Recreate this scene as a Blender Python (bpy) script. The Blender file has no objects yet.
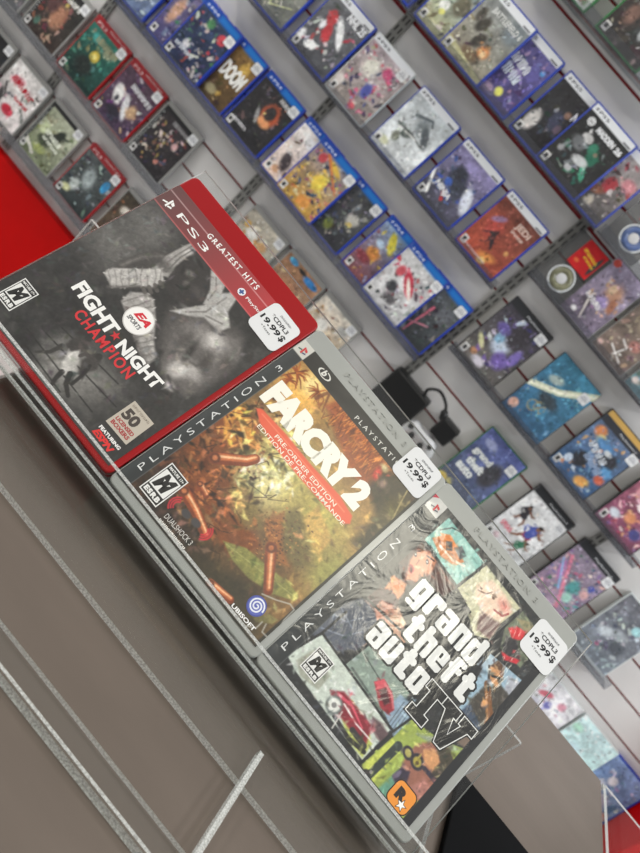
import bpy, bmesh, math, random
import numpy as np
from mathutils import Matrix, Vector

scene = bpy.context.scene
COL = scene.collection
CZ = 1.38            # camera height above the floor; every z below is counted from the camera's height

# ------------------------------------------------------------------ helpers
def lin(c):
    out = []
    for v in c[:3]:
        v = max(0.0, min(1.0, v / 255.0))
        out.append(v / 12.92 if v <= 0.04045 else ((v + 0.055) / 1.055) ** 2.4)
    return tuple(out)

def link(o, parent=None):
    COL.objects.link(o)
    if parent is not None:
        o.parent = parent
    return o

def tag(o, label=None, category=None, group=None, kind=None):
    if label: o['label'] = label
    if category: o['category'] = category
    if group: o['group'] = group
    if kind: o['kind'] = kind
    return o

def empty(name, M):
    o = bpy.data.objects.new(name, None)
    o.empty_display_size = 0.02
    COL.objects.link(o)
    o.matrix_world = M
    return o

def node_mat(name):
    m = bpy.data.materials.new(name); m.use_nodes = True
    nt = m.node_tree
    b = nt.nodes['Principled BSDF']
    return m, nt, b

def pbr(name, col, rough=0.5, metal=0.0, spec=0.5, coat=0.0, bump=0.0, bscale=200.0, var=0.0, vscale=20.0, trans=0.0, stretch=None):
    m, nt, b = node_mat(name)
    b.inputs['Base Color'].default_value = (*lin(col), 1)
    b.inputs['Roughness'].default_value = rough
    b.inputs['Metallic'].default_value = metal
    b.inputs['Specular IOR Level'].default_value = spec
    b.inputs['Coat Weight'].default_value = coat
    b.inputs['Coat Roughness'].default_value = 0.08
    b.inputs['Transmission Weight'].default_value = trans
    tc = nt.nodes.new('ShaderNodeTexCoord')
    src = tc.outputs['Object']
    if stretch:
        mp = nt.nodes.new('ShaderNodeMapping'); mp.inputs['Scale'].default_value = stretch
        nt.links.new(src, mp.inputs['Vector']); src = mp.outputs['Vector']
    if var:
        n = nt.nodes.new('ShaderNodeTexNoise'); n.inputs['Scale'].default_value = vscale; n.inputs['Detail'].default_value = 4
        nt.links.new(src, n.inputs['Vector'])
        r = nt.nodes.new('ShaderNodeValToRGB')
        c = lin(col)
        r.color_ramp.elements[0].position = 0.3; r.color_ramp.elements[1].position = 0.7
        r.color_ramp.elements[0].color = (*[v * (1 - var) for v in c], 1)
        r.color_ramp.elements[1].color = (*[min(1, v * (1 + var)) for v in c], 1)
        nt.links.new(n.outputs['Fac'], r.inputs['Fac']); nt.links.new(r.outputs['Color'], b.inputs['Base Color'])
    if bump:
        n = nt.nodes.new('ShaderNodeTexNoise'); n.inputs['Scale'].default_value = bscale; n.inputs['Detail'].default_value = 3
        nt.links.new(src, n.inputs['Vector'])
        bp = nt.nodes.new('ShaderNodeBump'); bp.inputs['Strength'].default_value = bump; bp.inputs['Distance'].default_value = 0.001
        nt.links.new(n.outputs['Fac'], bp.inputs['Height']); nt.links.new(bp.outputs['Normal'], b.inputs['Normal'])
    return m

def print_mat(name, rough, coat, wav=0.0, wscale=30.0, fine=0.0, stretch=(1, 1, 1), coat_rough=0.1):
    """printed paper (colour stored per vertex) under a glossy, slightly wavy clear film"""
    m, nt, b = node_mat(name)
    a = nt.nodes.new('ShaderNodeAttribute'); a.attribute_name = 'ink'
    nt.links.new(a.outputs['Color'], b.inputs['Base Color'])
    b.inputs['Roughness'].default_value = rough
    b.inputs['Specular IOR Level'].default_value = 0.3
    b.inputs['Coat Weight'].default_value = coat
    b.inputs['Coat Roughness'].default_value = coat_rough
    if wav:
        tc = nt.nodes.new('ShaderNodeTexCoord')
        mp = nt.nodes.new('ShaderNodeMapping'); mp.inputs['Scale'].default_value = stretch
        nt.links.new(tc.outputs['Object'], mp.inputs['Vector'])
        n = nt.nodes.new('ShaderNodeTexNoise'); n.inputs['Scale'].default_value = wscale; n.inputs['Detail'].default_value = 3.0
        n.inputs['Distortion'].default_value = 1.2
        nt.links.new(mp.outputs['Vector'], n.inputs['Vector'])
        bp = nt.nodes.new('ShaderNodeBump'); bp.inputs['Strength'].default_value = 1.0; bp.inputs['Distance'].default_value = wav
        nt.links.new(n.outputs['Fac'], bp.inputs['Height'])
        nt.links.new(bp.outputs['Normal'], b.inputs['Coat Normal'])
    return m

def clear_mat(name, tint, gloss_rough=0.03, haze=0.0, hazecol=(230, 232, 232), ior=1.49):
    """thin clear plastic: sees through, mirrors by Fresnel, with a little milky haze"""
    m = bpy.data.materials.new(name); m.use_nodes = True
    nt = m.node_tree; nt.nodes.clear()
    out = nt.nodes.new('ShaderNodeOutputMaterial')
    tr = nt.nodes.new('ShaderNodeBsdfTransparent'); tr.inputs['Color'].default_value = (*tint, 1)
    gl = nt.nodes.new('ShaderNodeBsdfGlossy'); gl.inputs['Roughness'].default_value = gloss_rough
    fr = nt.nodes.new('ShaderNodeFresnel')
    # the rays pass straight through, so both faces mirror like the outer one
    ge = nt.nodes.new('ShaderNodeNewGeometry'); mi = nt.nodes.new('ShaderNodeMapRange')
    mi.inputs['To Min'].default_value = ior; mi.inputs['To Max'].default_value = 1.0 / ior
    nt.links.new(ge.outputs['Backfacing'], mi.inputs['Value']); nt.links.new(mi.outputs['Result'], fr.inputs['IOR'])
    mx = nt.nodes.new('ShaderNodeMixShader')
    base = tr.outputs[0]
    if haze:
        df = nt.nodes.new('ShaderNodeBsdfDiffuse'); df.inputs['Color'].default_value = (*lin(hazecol), 1)
        tl = nt.nodes.new('ShaderNodeBsdfTranslucent'); tl.inputs['Color'].default_value = (*lin(hazecol), 1)
        dm = nt.nodes.new('ShaderNodeMixShader'); dm.inputs['Fac'].default_value = 0.4
        nt.links.new(df.outputs[0], dm.inputs[1]); nt.links.new(tl.outputs[0], dm.inputs[2])
        hm = nt.nodes.new('ShaderNodeMixShader'); hm.inputs['Fac'].default_value = haze
        tcn = nt.nodes.new('ShaderNodeTexCoord'); nz = nt.nodes.new('ShaderNodeTexNoise'); nz.inputs['Scale'].default_value = 900
        nt.links.new(tcn.outputs['Object'], nz.inputs['Vector'])
        mr = nt.nodes.new('ShaderNodeMapRange'); mr.inputs['From Min'].default_value = 0.35; mr.inputs['From Max'].default_value = 0.65
        mr.inputs['To Min'].default_value = haze * 0.65; mr.inputs['To Max'].default_value = min(1, haze * 1.25)
        nt.links.new(nz.outputs['Fac'], mr.inputs['Value']); nt.links.new(mr.outputs['Result'], hm.inputs['Fac'])
        nt.links.new(base, hm.inputs[1]); nt.links.new(dm.outputs[0], hm.inputs[2]); base = hm.outputs[0]
    nt.links.new(fr.outputs[0], mx.inputs['Fac']); nt.links.new(base, mx.inputs[1]); nt.links.new(gl.outputs[0], mx.inputs[2])
    nt.links.new(mx.outputs[0], out.inputs['Surface'])
    return m

def mesh_from_bm(name, bm, mats, smooth=False):
    me = bpy.data.meshes.new(name)
    bmesh.ops.recalc_face_normals(bm, faces=bm.faces)
    bm.to_mesh(me); bm.free()
    for m in (mats if isinstance(mats, (list, tuple)) else [mats]): me.materials.append(m)
    if smooth:
        for p in me.polygons: p.use_smooth = True
    return me

def bm_box(bm, x0, x1, y0, y1, z0, z1, mi=0):
    vs = [bm.verts.new(p) for p in ((x0,y0,z0),(x1,y0,z0),(x1,y1,z0),(x0,y1,z0),(x0,y0,z1),(x1,y0,z1),(x1,y1,z1),(x0,y1,z1))]
    fs = [(0,3,2,1),(4,5,6,7),(0,1,5,4),(1,2,6,5),(2,3,7,6),(3,0,4,7)]
    out = []
    for f in fs:
        q = bm.faces.new([vs[i] for i in f]); q.material_index = mi; out.append(q)
    return out

def box_obj(name, x0, x1, y0, y1, z0, z1, mats, parent=None, bevel=0.0, edge_mi=None, big=None):
    """a box; with edge_mi the narrow faces (all but the axis 'big') get that material slot"""
    bm = bmesh.new()
    fs = bm_box(bm, x0, x1, y0, y1, z0, z1)
    if edge_mi is not None:
        keep = {'z': (0, 1), 'y': (2, 4), 'x': (3, 5)}[big]
        for i, f in enumerate(fs):
            if i not in keep: f.material_index = edge_mi
    if bevel:
        bmesh.ops.bevel(bm, geom=list(bm.edges), offset=bevel, segments=2, affect='EDGES', profile=0.5)
    o = bpy.data.objects.new(name, mesh_from_bm(name, bm, mats))
    return link(o, parent)

def rounded_loop(w, h, r, seg, inset=0.0):
    x0, y0, x1, y1 = inset, inset, w - inset, h - inset
    r = max(1e-5, r - inset)
    pts = []
    for cx, cy, a0 in ((x1 - r, y0 + r, -90), (x1 - r, y1 - r, 0), (x0 + r, y1 - r, 90), (x0 + r, y0 + r, 180)):
        for k in range(seg + 1):
            a = math.radians(a0 + 90.0 * k / seg)
            pts.append((cx + r * math.cos(a), cy + r * math.sin(a)))
    return pts

def bm_loft(bm, loops, mi=0, cap=True):
    """loops: list of (points, z)"""
    rings = [[bm.verts.new((x, y, z)) for x, y in pts] for pts, z in loops]
    n = len(rings[0])
    for a, b in zip(rings, rings[1:]):
        for i in range(n):
            f = bm.faces.new((a[i], a[(i + 1) % n], b[(i + 1) % n], b[i])); f.material_index = mi; f.smooth = True
    if cap:
        f = bm.faces.new(list(reversed(rings[0]))); f.material_index = mi
        f = bm.faces.new(rings[-1]); f.material_index = mi

# ------------------------------------------------------------------ a small painter for printed covers (millimetres, y up)
class Cover:
    def __init__(self, w, h, res, bg=(128, 128, 128), x0=0.0, y0=0.0):
        self.w, self.h, self.x0, self.y0 = w, h, x0, y0
        self.nx, self.ny = int(round(w * res)) + 1, int(round(h * res)) + 1
        self.X, self.Y = np.meshgrid(np.linspace(x0, x0 + w, self.nx), np.linspace(y0, y0 + h, self.ny))
        self.img = np.empty((self.ny, self.nx, 3), np.float32); self.img[:] = bg
        self.res = res
        self.text = []       # extra flat lettering: (verts, faces, colour, height)

    def _win(self, x0, x1, y0, y1):
        r = self.res
        x0 -= self.x0; x1 -= self.x0; y0 -= self.y0; y1 -= self.y0
        i0 = max(0, int(math.floor(x0 * r))); i1 = min(self.nx, int(math.ceil(x1 * r)) + 1)
        j0 = max(0, int(math.floor(y0 * r))); j1 = min(self.ny, int(math.ceil(y1 * r)) + 1)
        if i1 <= i0 or j1 <= j0: return None
        return slice(j0, j1), slice(i0, i1)

    def _mix(self, s, a, col):
        a = np.clip(a, 0, 1)[..., None]
        self.img[s] = self.img[s] * (1 - a) + np.asarray(col, np.float32) * a

    def grad(self, c0, c1, ang=90, box=None):
        s = self._win(*(box or (self.x0, self.x0 + self.w, self.y0, self.y0 + self.h)))
        if s is None: return self
        d = (math.cos(math.radians(ang)), math.sin(math.radians(ang)))
        t = self.X[s] * d[0] + self.Y[s] * d[1]
        t = (t - t.min()) / max(1e-6, t.max() - t.min())
        self.img[s] = np.asarray(c0) * (1 - t[..., None]) + np.asarray(c1) * t[..., None]
        return self

    def poly(self, pts, col, soft=0.35, alpha=1.0):
        P = np.asarray(pts, float)
        m = soft + 0.6
        s = self._win(P[:, 0].min() - m, P[:, 0].max() + m, P[:, 1].min() - m, P[:, 1].max() + m)
        if s is None: return self
        x, y = self.X[s], self.Y[s]
        ins = np.zeros(x.shape, bool); dist = np.full(x.shape, 1e9)
        n = len(P)
        for i in range(n):
            ax, ay = P[i]; bx, by = P[(i + 1) % n]
            if ay != by:
                c = ((ay > y) != (by > y)) & (x < (bx - ax) * (y - ay) / (by - ay) + ax)
                ins ^= c
            dx, dy = bx - ax, by - ay
            L = dx * dx + dy * dy + 1e-9
            t = np.clip(((x - ax) * dx + (y - ay) * dy) / L, 0, 1)
            dist = np.minimum(dist, np.hypot(x - ax - t * dx, y - ay - t * dy))
        sd = np.where(ins, dist, -dist)
        self._mix(s, alpha * np.clip(sd / (2 * soft) + 0.5, 0, 1), col)
        return self

    def blob(self, cx, cy, rx, ry, col, rot=0, soft=0.5, alpha=1.0):
        m = max(rx, ry) * 1.05 + 1
        s = self._win(cx - m, cx + m, cy - m, cy + m)
        if s is None: return self
        c, q = math.cos(math.radians(rot)), math.sin(math.radians(rot))
        dx, dy = self.X[s] - cx, self.Y[s] - cy
        d = np.hypot((c * dx + q * dy) / rx, (-q * dx + c * dy) / ry)
        t = np.clip((1 - d) / max(1e-3, soft), 0, 1); t = t * t * (3 - 2 * t)
        self._mix(s, alpha * t, col)
        return self

    def line(self, pts, w, col, alpha=1.0, soft=0.3, w1=None):
        P = np.asarray(pts, float)
        w1 = w if w1 is None else w1
        m = max(w, w1) + soft + 0.6
        s = self._win(P[:, 0].min() - m, P[:, 0].max() + m, P[:, 1].min() - m, P[:, 1].max() + m)
        if s is None: return self
        x, y = self.X[s], self.Y[s]
        best = np.full(x.shape, -1e9); n = len(P) - 1
        for i in range(n):
            ax, ay = P[i]; dx, dy = P[i + 1] - P[i]
            t = np.clip(((x - ax) * dx + (y - ay) * dy) / (dx * dx + dy * dy + 1e-9), 0, 1)
            hw = 0.5 * (w + (w1 - w) * (i + t) / n)
            best = np.maximum(best, hw - np.hypot(x - ax - t * dx, y - ay - t * dy))
        self._mix(s, alpha * np.clip(best / (2 * soft) + 0.5, 0, 1), col)
        return self

    def noise(self, amount, scale, seed, box=None, tint=None, lo=0.0):
        rs = np.random.RandomState(seed)
        s = self._win(*(box or (self.x0, self.x0 + self.w, self.y0, self.y0 + self.h)))
        if s is None: return self
        x, y = self.X[s] - self.x0, self.Y[s] - self.y0
        tot = np.zeros(x.shape); amp = 1.0; tsum = 0
        for o in range(3):
            sc = scale / (2 ** o)
            gx, gy = int(self.w / sc) + 3, int(self.h / sc) + 3
            g = rs.rand(gy, gx)
            fx, fy = x / sc, y / sc
            i, j = fx.astype(int), fy.astype(int); u, v = fx - i, fy - j
            u, v = u * u * (3 - 2 * u), v * v * (3 - 2 * v)
            tot += amp * ((g[j, i] * (1 - u) + g[j, i + 1] * u) * (1 - v) + (g[j + 1, i] * (1 - u) + g[j + 1, i + 1] * u) * v)
            tsum += amp; amp *= 0.6
        t = tot / tsum - 0.5
        if tint is None:
            self.img[s] = np.clip(self.img[s] * (1 + amount * 2 * t[..., None]), 0, 255)
        else:
            self._mix(s, np.clip((t - lo) * amount * 4, 0, 1), tint)
        return self

    def clutter(self, seed, palette, n, box, size=(2, 9), alpha=0.9, aniso=2.5):
        """busy figures and shards in the cover's own inks"""
        r = random.Random(seed)
        x0, x1, y0, y1 = box
        for _ in range(n):
            cx, cy = r.uniform(x0, x1), r.uniform(y0, y1)
            sz = r.uniform(*size); a = r.uniform(0, math.tau); k = r.uniform(1, aniso)
            c = r.choice(palette); m = r.randint(3, 6)
            pts = []
            for i in range(m):
                t = math.tau * i / m + r.uniform(-0.4, 0.4); q = sz * r.uniform(0.5, 1)
                px, py = q * k * math.cos(t), q * math.sin(t)
                pts.append((cx + px * math.cos(a) - py * math.sin(a), cy + px * math.sin(a) + py * math.cos(a)))
            self.poly(pts, [max(0, min(255, v + r.uniform(-14, 14))) for v in c], soft=r.uniform(0.4, 1.2), alpha=alpha)
        return self

    def shatter(self, seed, n, box, size=(1.5, 5), jump=10, contrast=0.35, alpha=0.85):
        """small brush marks that borrow the ink found nearby, lighter or darker"""
        r = random.Random(seed)
        x0, x1, y0, y1 = box
        for _ in range(n):
            cx, cy = r.uniform(x0, x1), r.uniform(y0, y1)
            i = min(self.nx - 1, max(0, int((cx + r.gauss(0, jump) - self.x0) * self.res)))
            j = min(self.ny - 1, max(0, int((cy + r.gauss(0, jump) - self.y0) * self.res)))
            k = 1 + r.uniform(-contrast, contrast) * 1.6
            col = [max(0, min(250, v * k + r.uniform(-8, 8) + (14 if k > 1 else 0))) for v in self.img[j, i]]
            a = r.uniform(0, math.tau); l = r.uniform(*size); q = l * r.uniform(0.18, 0.6)
            c, s = math.cos(a), math.sin(a)
            pts = [(cx + u * c - v * s, cy + u * s + v * c) for u, v in ((-l, -q * r.uniform(.2, 1)), (l * r.uniform(-.3, .5), -q), (l, q * r.uniform(-.5, .5)), (l * r.uniform(-.5, .3), q))]
            self.poly(pts, col, soft=0.7, alpha=alpha)
        return self

    # lettering stays crisp: real outlines laid on the print
    def write(self, body, x, y, w, h, col, rot=0, bold=0.0, z=0.05, shear=0.0, outline=None, ow=0.04, space=1.0):
        if outline is not None:
            v, f = glyphs(body, bold, shear, space)
            v2, f2 = glyphs(body, bold + ow, shear, space)
            b0, b1 = v[:, :2].min(0), v[:, :2].max(0)
            self._put(v2, f2, b0, b1, x, y, w, h, outline, rot, z)
            self._put(v, f, b0, b1, x, y, w, h, col, rot, z + 0.04)
        else:
            v, f = glyphs(body, bold, shear, space)
            self._put(v, f, v[:, :2].min(0), v[:, :2].max(0), x, y, w, h, col, rot, z)
        return self

    def marks(self, n, x, y, w, h, col, rot=0, z=0.05):
        """a row of n unreadable strokes where the photograph's small print cannot be read"""
        r = random.Random(int(x * 31 + y * 17) + n); c, s = math.cos(math.radians(rot)), math.sin(math.radians(rot))
        st = w / n
        for i in range(n):
            a, k = i * st, st * .80
            for q in ([(a, 0), (a + k * .36, 0), (a + k * .36, h), (a, h)],
                      [(a + k * .3, h * r.choice((0, .4, .75))), (a + k, h * r.choice((0, .4, .7))), (a + k, h), (a + k * .3, h * r.choice((.3, .95)) + h * .05)] if i % 2 else [(a + k * .62, 0), (a + k, 0), (a + k, h * r.choice((.6, 1))), (a + k * .62, h)]):
                self.shape([(x + c * u - s * v, y + s * u + c * v) for u, v in q], col, z + .002 * (i % 2))
        return self

    def _put(self, v, f, b0, b1, x, y, w, h, col, rot, z):
        q = (v[:, :2] - b0) / np.maximum(b1 - b0, 1e-6) * np.array([w, h])
        c, s = math.cos(math.radians(rot)), math.sin(math.radians(rot))
        p = np.empty((len(q), 3)); p[:, 0] = x + c * q[:, 0] - s * q[:, 1]; p[:, 1] = y + s * q[:, 0] + c * q[:, 1]; p[:, 2] = z
        self.text.append((p, f, col))

    def shape(self, pts, col, z=0.05):
        p = np.array([(a, b, z) for a, b in pts], float)
        self.text.append((p, [tuple(range(len(pts)))], col))
        return self

    def disc(self, cx, cy, r, col, z=0.05, n=32):
        return self.shape([(cx + r * math.cos(math.tau * i / n), cy + r * math.sin(math.tau * i / n)) for i in range(n)], col, z)

    def build(self, name, mat, ox=0.0, oy=0.0, z=0.0):
        """one sheet: the painted grid, plus its lettering a hair above"""
        nx, ny = self.nx, self.ny
        V = np.stack([self.X.ravel() + ox, self.Y.ravel() + oy, np.full(nx * ny, z)], 1)
        i, j = np.meshgrid(np.arange(nx - 1), np.arange(ny - 1))
        a = (j * nx + i).ravel()
        F = np.stack([a, a + 1, a + nx + 1, a + nx], 1)
        C = self.img.reshape(-1, 3) / 255.0
        verts = [V]; cols = [C]; loops = [F.ravel()]; starts = [np.arange(len(F)) * 4]; tots = [np.full(len(F), 4)]
        nv, nl = len(V), F.size
        for p, f, col in self.text:
            q = p.copy(); q[:, 0] += ox; q[:, 1] += oy; q[:, 2] += z
            verts.append(q); cols.append(np.tile(np.asarray(col, float) / 255.0, (len(q), 1)))
            for face in f:
                starts.append(np.array([nl])); tots.append(np.array([len(face)])); loops.append(np.array(face) + nv); nl += len(face)
            nv += len(q)
        V = np.concatenate(verts) / 1000.0; C = np.concatenate(cols)
        C = np.clip(C, 0, 1); C = np.where(C <= 0.04045, C / 12.92, ((C + 0.055) / 1.055) ** 2.4)
        me = bpy.data.meshes.new(name)
        L = np.concatenate(loops).astype(np.int32); S = np.concatenate(starts).astype(np.int32); T = np.concatenate(tots).astype(np.int32)
        me.vertices.add(len(V)); me.vertices.foreach_set('co', V.astype(np.float32).ravel())
        me.loops.add(len(L)); me.loops.foreach_set('vertex_index', L)
        me.polygons.add(len(S)); me.polygons.foreach_set('loop_start', S); me.polygons.foreach_set('loop_total', T)
        me.update(calc_edges=True)
        at = me.attributes.new('ink', 'FLOAT_COLOR', 'POINT')
        rgba = np.ones((len(V), 4), np.float32); rgba[:, :3] = C
        at.data.foreach_set('color', rgba.ravel())
        me.materials.append(mat)
        me.validate()
        return me

_gl = {}
def glyphs(body, bold=0.0, shear=0.0, space=1.0):
    key = (body, round(bold, 3), round(shear, 2), space)
    if key not in _gl:
        cu = bpy.data.curves.new('lettering', 'FONT')
        cu.body = body; cu.offset = bold; cu.shear = shear; cu.space_character = space; cu.resolution_u = 3
        ob = bpy.data.objects.new('lettering', cu); COL.objects.link(ob)
        me = ob.to_mesh()
        v = np.array([q.co[:] for q in me.vertices]).reshape(-1, 3)
        f = [tuple(p.vertices) for p in me.polygons]
        ob.to_mesh_clear()
        bpy.data.objects.remove(ob); bpy.data.curves.remove(cu)
        # fit boxes are measured on letters, so keep only referenced points
        used = sorted({i for p in f for i in p}); mp = {o: n for n, o in enumerate(used)}
        _gl[key] = (v[used], [tuple(mp[i] for i in p) for p in f])
    v, f = _gl[key]
    return v.copy(), f

# ------------------------------------------------------------------ materials
M = {}
M['wall_gray'] = pbr('painted_slatwall', (216, 215, 214), 0.6, spec=0.25, var=0.05, vscale=6)
M['groove_red'] = pbr('red_groove_insert', (176, 14, 28), 0.5)
M['upright'] = pbr('slotted_steel', (132, 132, 129), 0.55, metal=0.2)
M['slot_dark'] = pbr('slot_dark', (28, 28, 28), 0.8)
M['red_base'] = pbr('red_laminate', (184, 1, 1), 0.55, spec=0.12, var=0.03)
M['floor'] = pbr('pale_floor_tile', (205, 205, 203), 0.35, var=0.06, vscale=3)
M['plain_wall'] = pbr('shop_paint', (214, 212, 206), 0.8)
M['ledge'] = clear_mat('ledge_acrylic', (0.80, 0.81, 0.83), 0.08, haze=0.10, hazecol=(150, 152, 158))
M['ledge_edge'] = clear_mat('ledge_cut_edge', (0.6, 0.6, 0.62), 0.15, haze=0.35, hazecol=(160, 162, 165))
M['acrylic'] = clear_mat('clear_acrylic', (0.975, 0.98, 0.975), 0.02)
M['acrylic_edge_smooth'] = pbr('polished_acrylic_edge', (232, 235, 234), 0.3)
M['acrylic_edge'] = clear_mat('cut_acrylic_edge', (0.8, 0.82, 0.81), 0.2, haze=0.72, hazecol=(225, 228, 226))
M['steel'] = pbr('brushed_steel', (128, 117, 108), 0.28, spec=0.3, metal=0.66, bump=0.06, bscale=70, var=0.07, vscale=9, stretch=(1, 3, 1))
M['steel_dark'] = pbr('counter_side', (60, 60, 62), 0.5, metal=0.4)
M['rubber'] = pbr('black_rubber', (7, 8, 10), 0.8, spec=0.1)
M['black_plastic'] = pbr('black_plastic', (20, 21, 22), 0.4)
M['white_plastic'] = pbr('white_plastic', (205, 206, 208), 0.35)
M['shell_clear'] = pbr('clear_case_plastic', (156, 159, 156), 0.3, spec=0.4, coat=0.35, var=0.06, vscale=25)
M['shell_red'] = pbr('red_case_plastic', (152, 0, 10), 0.38, spec=0.25, coat=0.15)
M['shell_ps3'] = pbr('gray_case_plastic', (150, 150, 148), 0.3, coat=0.4)
M['shell_redw'] = pbr('red_shop_case_plastic', (176, 14, 28), 0.3, coat=0.4)
M['shell_blue'] = pbr('blue_case_plastic', (28, 62, 176), 0.28, coat=0.4, trans=0.1)
M['shell_green'] = pbr('green_case_plastic', (40, 120, 60), 0.28, coat=0.4, trans=0.1)
M['shell_black'] = pbr('black_case_plastic', (34, 34, 36), 0.3, coat=0.4)
M['shell_white'] = pbr('pale_case_plastic', (205, 212, 212), 0.3, coat=0.4)
M['print_front'] = print_mat('cover_under_film', 0.6, 0.6, wav=0.0006, wscale=16, coat_rough=0.28)
M['print_crinkle'] = print_mat('cover_under_crinkled_film', 0.6, 1.0, wav=0.0010, wscale=34, stretch=(1.5, 0.8, 1), coat_rough=0.17)
M['print_wall'] = print_mat('shop_cover_print', 0.6, 0.22, coat_rough=0.25)
M['sticker'] = print_mat('sticker_paper', 0.6, 0.15)
# ------------------------------------------------------------------ the three covers on the stand (millimetres from the case's lower left corner)
WRAP_TOP, WRAP_LOW = ((28.1, 79.7), (44.8, 109.4)), ((37.8, 74.1), (52.7, 101.7))
ARM_LEFT, ARM_RIGHT = ((50.5, 74.5), (89.8, 60.1)), ((55.0, 92.0), (92.8, 67.0))

def cover_boxing():
    c = Cover(130.5, 154.5, 2.0, (46, 45, 44), 0.5, 4.0)
    c.noise(0.22, 22, 3)
    # pale mist behind the boxer
    c.blob(13.8, 91.9, 46, 30, (112, 110, 107), rot=20, soft=0.95, alpha=0.75)
    c.blob(15, 122.6, 36, 26, (120, 118, 115), soft=0.95, alpha=0.7)
    c.noise(0.35, 9, 5, tint=(96, 95, 93), lo=0.08)
    c.blob(6.3, 56.3, 26, 40, (40, 39, 38), soft=0.9, alpha=0.7)
    # ring scene, lower left
    c.blob(68.2, 21.3, 30, 30, (150, 148, 144), soft=0.95, alpha=0.85)
    c.blob(86.8, 29.1, 24, 26, (126, 124, 120), soft=0.95, alpha=0.7)
    c.noise(0.4, 6, 8, box=(0.5, 72, 4, 70))
    for q in ([(34.6, 16.7), (98.6, 16.1)], [(39.3, 23.7), (104.1, 29.3)], [(45, 33.7), (92.9, 39.1)], [(37.3, 10.1), (78, 8.7)]):
        c.line(q, 0.9, (32, 31, 30), 0.9)
    # boxer falling across the ropes
    c.poly([(54.8, 28.1), (54.2, 35.6), (57, 42.2), (61.8, 42.3), (65.6, 36), (61, 29.3)], (58, 55, 53), soft=0.8)
    c.blob(59, 42.9, 3.2, 3.2, (44, 41, 40), soft=0.4)
    c.poly([(60.4, 28.3), (62.6, 33.9), (72.8, 23.6), (69.8, 14.6), (63.1, 20.7)], (186, 184, 180), soft=0.8)
    c.line([(54.7, 26.8), (54, 18.8), (49.7, 12.3)], 3.2, (52, 50, 48), w1=1.6)
    c.line([(68.3, 17), (69.5, 12), (71.4, 7.9)], 3.4, (44, 42, 41), w1=2.2)
    c.line([(71.9, 20), (75.8, 14.4), (82.7, 10.9)], 3.6, (44, 42, 41), w1=2.4)
    c.poly([(68.5, 31), (68.8, 40.8), (74.7, 40.1), (78.6, 34.3), (76.7, 29.3), (79, 23.4), (74.5, 23.8)], (60, 57, 55), soft=0.8)
    c.blob(72.4, 40.3, 2.8, 2.8, (46, 44, 42), soft=0.4)
    c.line([(72.4, 36.8), (66.6, 35.2), (65.7, 31.6)], 3, (66, 62, 60), w1=2.2)
    c.line([(77.8, 17.2), (76.5, 26.6), (74.2, 32.5)], 2.2, (40, 38, 37))
    # big boxer under a towel
    c.poly([(33.4, 78.9), (26.8, 89.9), (28.8, 104.1), (33.1, 116.9), (41.5, 125.1), (45.1, 114.1), (41.3, 102.5), (40.4, 87.5)], (66, 63, 61), soft=1.6)
    c.line([(29.2, 89.6), (31.2, 103.9), (37.3, 115.3)], 2.4, (126, 122, 118), 0.7, soft=1.2)
    c.poly([(78.4, 82), (68.5, 97.5), (76, 101.3), (99.3, 124.2), (113.3, 124.8), (122.7, 108.6), (127.4, 86.5), (123.6, 67.1), (112.4, 60.3), (93.9, 68.5)], (74, 71, 69), soft=2.2)
    c.poly([(50.9, 109.6), (46.7, 119.4), (44, 134.8), (48.8, 142.9), (62.2, 139), (73, 128.6), (78.8, 118.9), (76.6, 107.4), (67.2, 103.4), (57, 103.2)], (50, 47, 46), soft=1.2)
    c.blob(57.3, 122.7, 5.5, 4, (112, 107, 103), rot=20, soft=0.9)
    c.blob(52.5, 120.6, 2.2, 5, (40, 38, 37), rot=35, soft=0.7)
    c.blob(54.9, 132.9, 6, 2.2, (34, 32, 31), rot=-10, soft=0.7)
    c.blob(61, 116.4, 3, 4, (92, 88, 85), soft=0.9)
    c.line([(58.7, 110), (62.7, 110.9), (64.8, 114.2)], 1.2, (30, 28, 28), 0.9)
    c.blob(70, 118.4, 9, 6, (78, 74, 72), soft=0.95, alpha=0.8)
    c.poly([(40.9, 104.4), (38.6, 117.5), (38.9, 132.1), (40, 141.3), (45.7, 137.7), (46.6, 127.7), (48.3, 116.5), (52, 108.7), (46.3, 105)], (150, 147, 144), soft=0.7)
    c.blob(46.7, 111.2, 7, 4, (108, 105, 102), rot=50, soft=0.95); c.blob(43.8, 131.6, 6, 4, (196, 193, 190), rot=50, soft=0.95)
    c.blob(78.3, 126, 6, 3.4, (120, 117, 114), rot=-60, soft=0.95); c.blob(67.5, 136.4, 4, 4, (206, 204, 201), soft=0.95)
    c.blob(78.8, 105.7, 12, 2.6, (126, 123, 120), rot=10, soft=0.95); c.blob(83, 130.7, 6, 5, (206, 203, 200), soft=0.95); c.blob(97.5, 118.9, 4, 6, (124, 121, 118), soft=0.95)
    c.blob(40.1, 111.5, 14, 7, (74, 71, 69), rot=20, soft=0.95, alpha=0.8)
    c.line([(43.5, 108.8), (42, 123), (41.6, 136.7)], 1.2, (104, 101, 98), 0.8)
    c.line([(47.9, 110.3), (44.5, 124.4), (44.3, 135.4)], 1.0, (92, 90, 88), 0.8)
    c.poly([(62.3, 136.3), (68.6, 138.1), (75.7, 138.4), (80.2, 130.4), (81.2, 118.6), (78.9, 116.3), (73.4, 126.5)], (168, 166, 163), soft=0.7)
    c.line([(68.7, 135.5), (75.6, 129.9), (78.4, 120.9)], 1.2, (116, 113, 110), 0.8)
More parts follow.
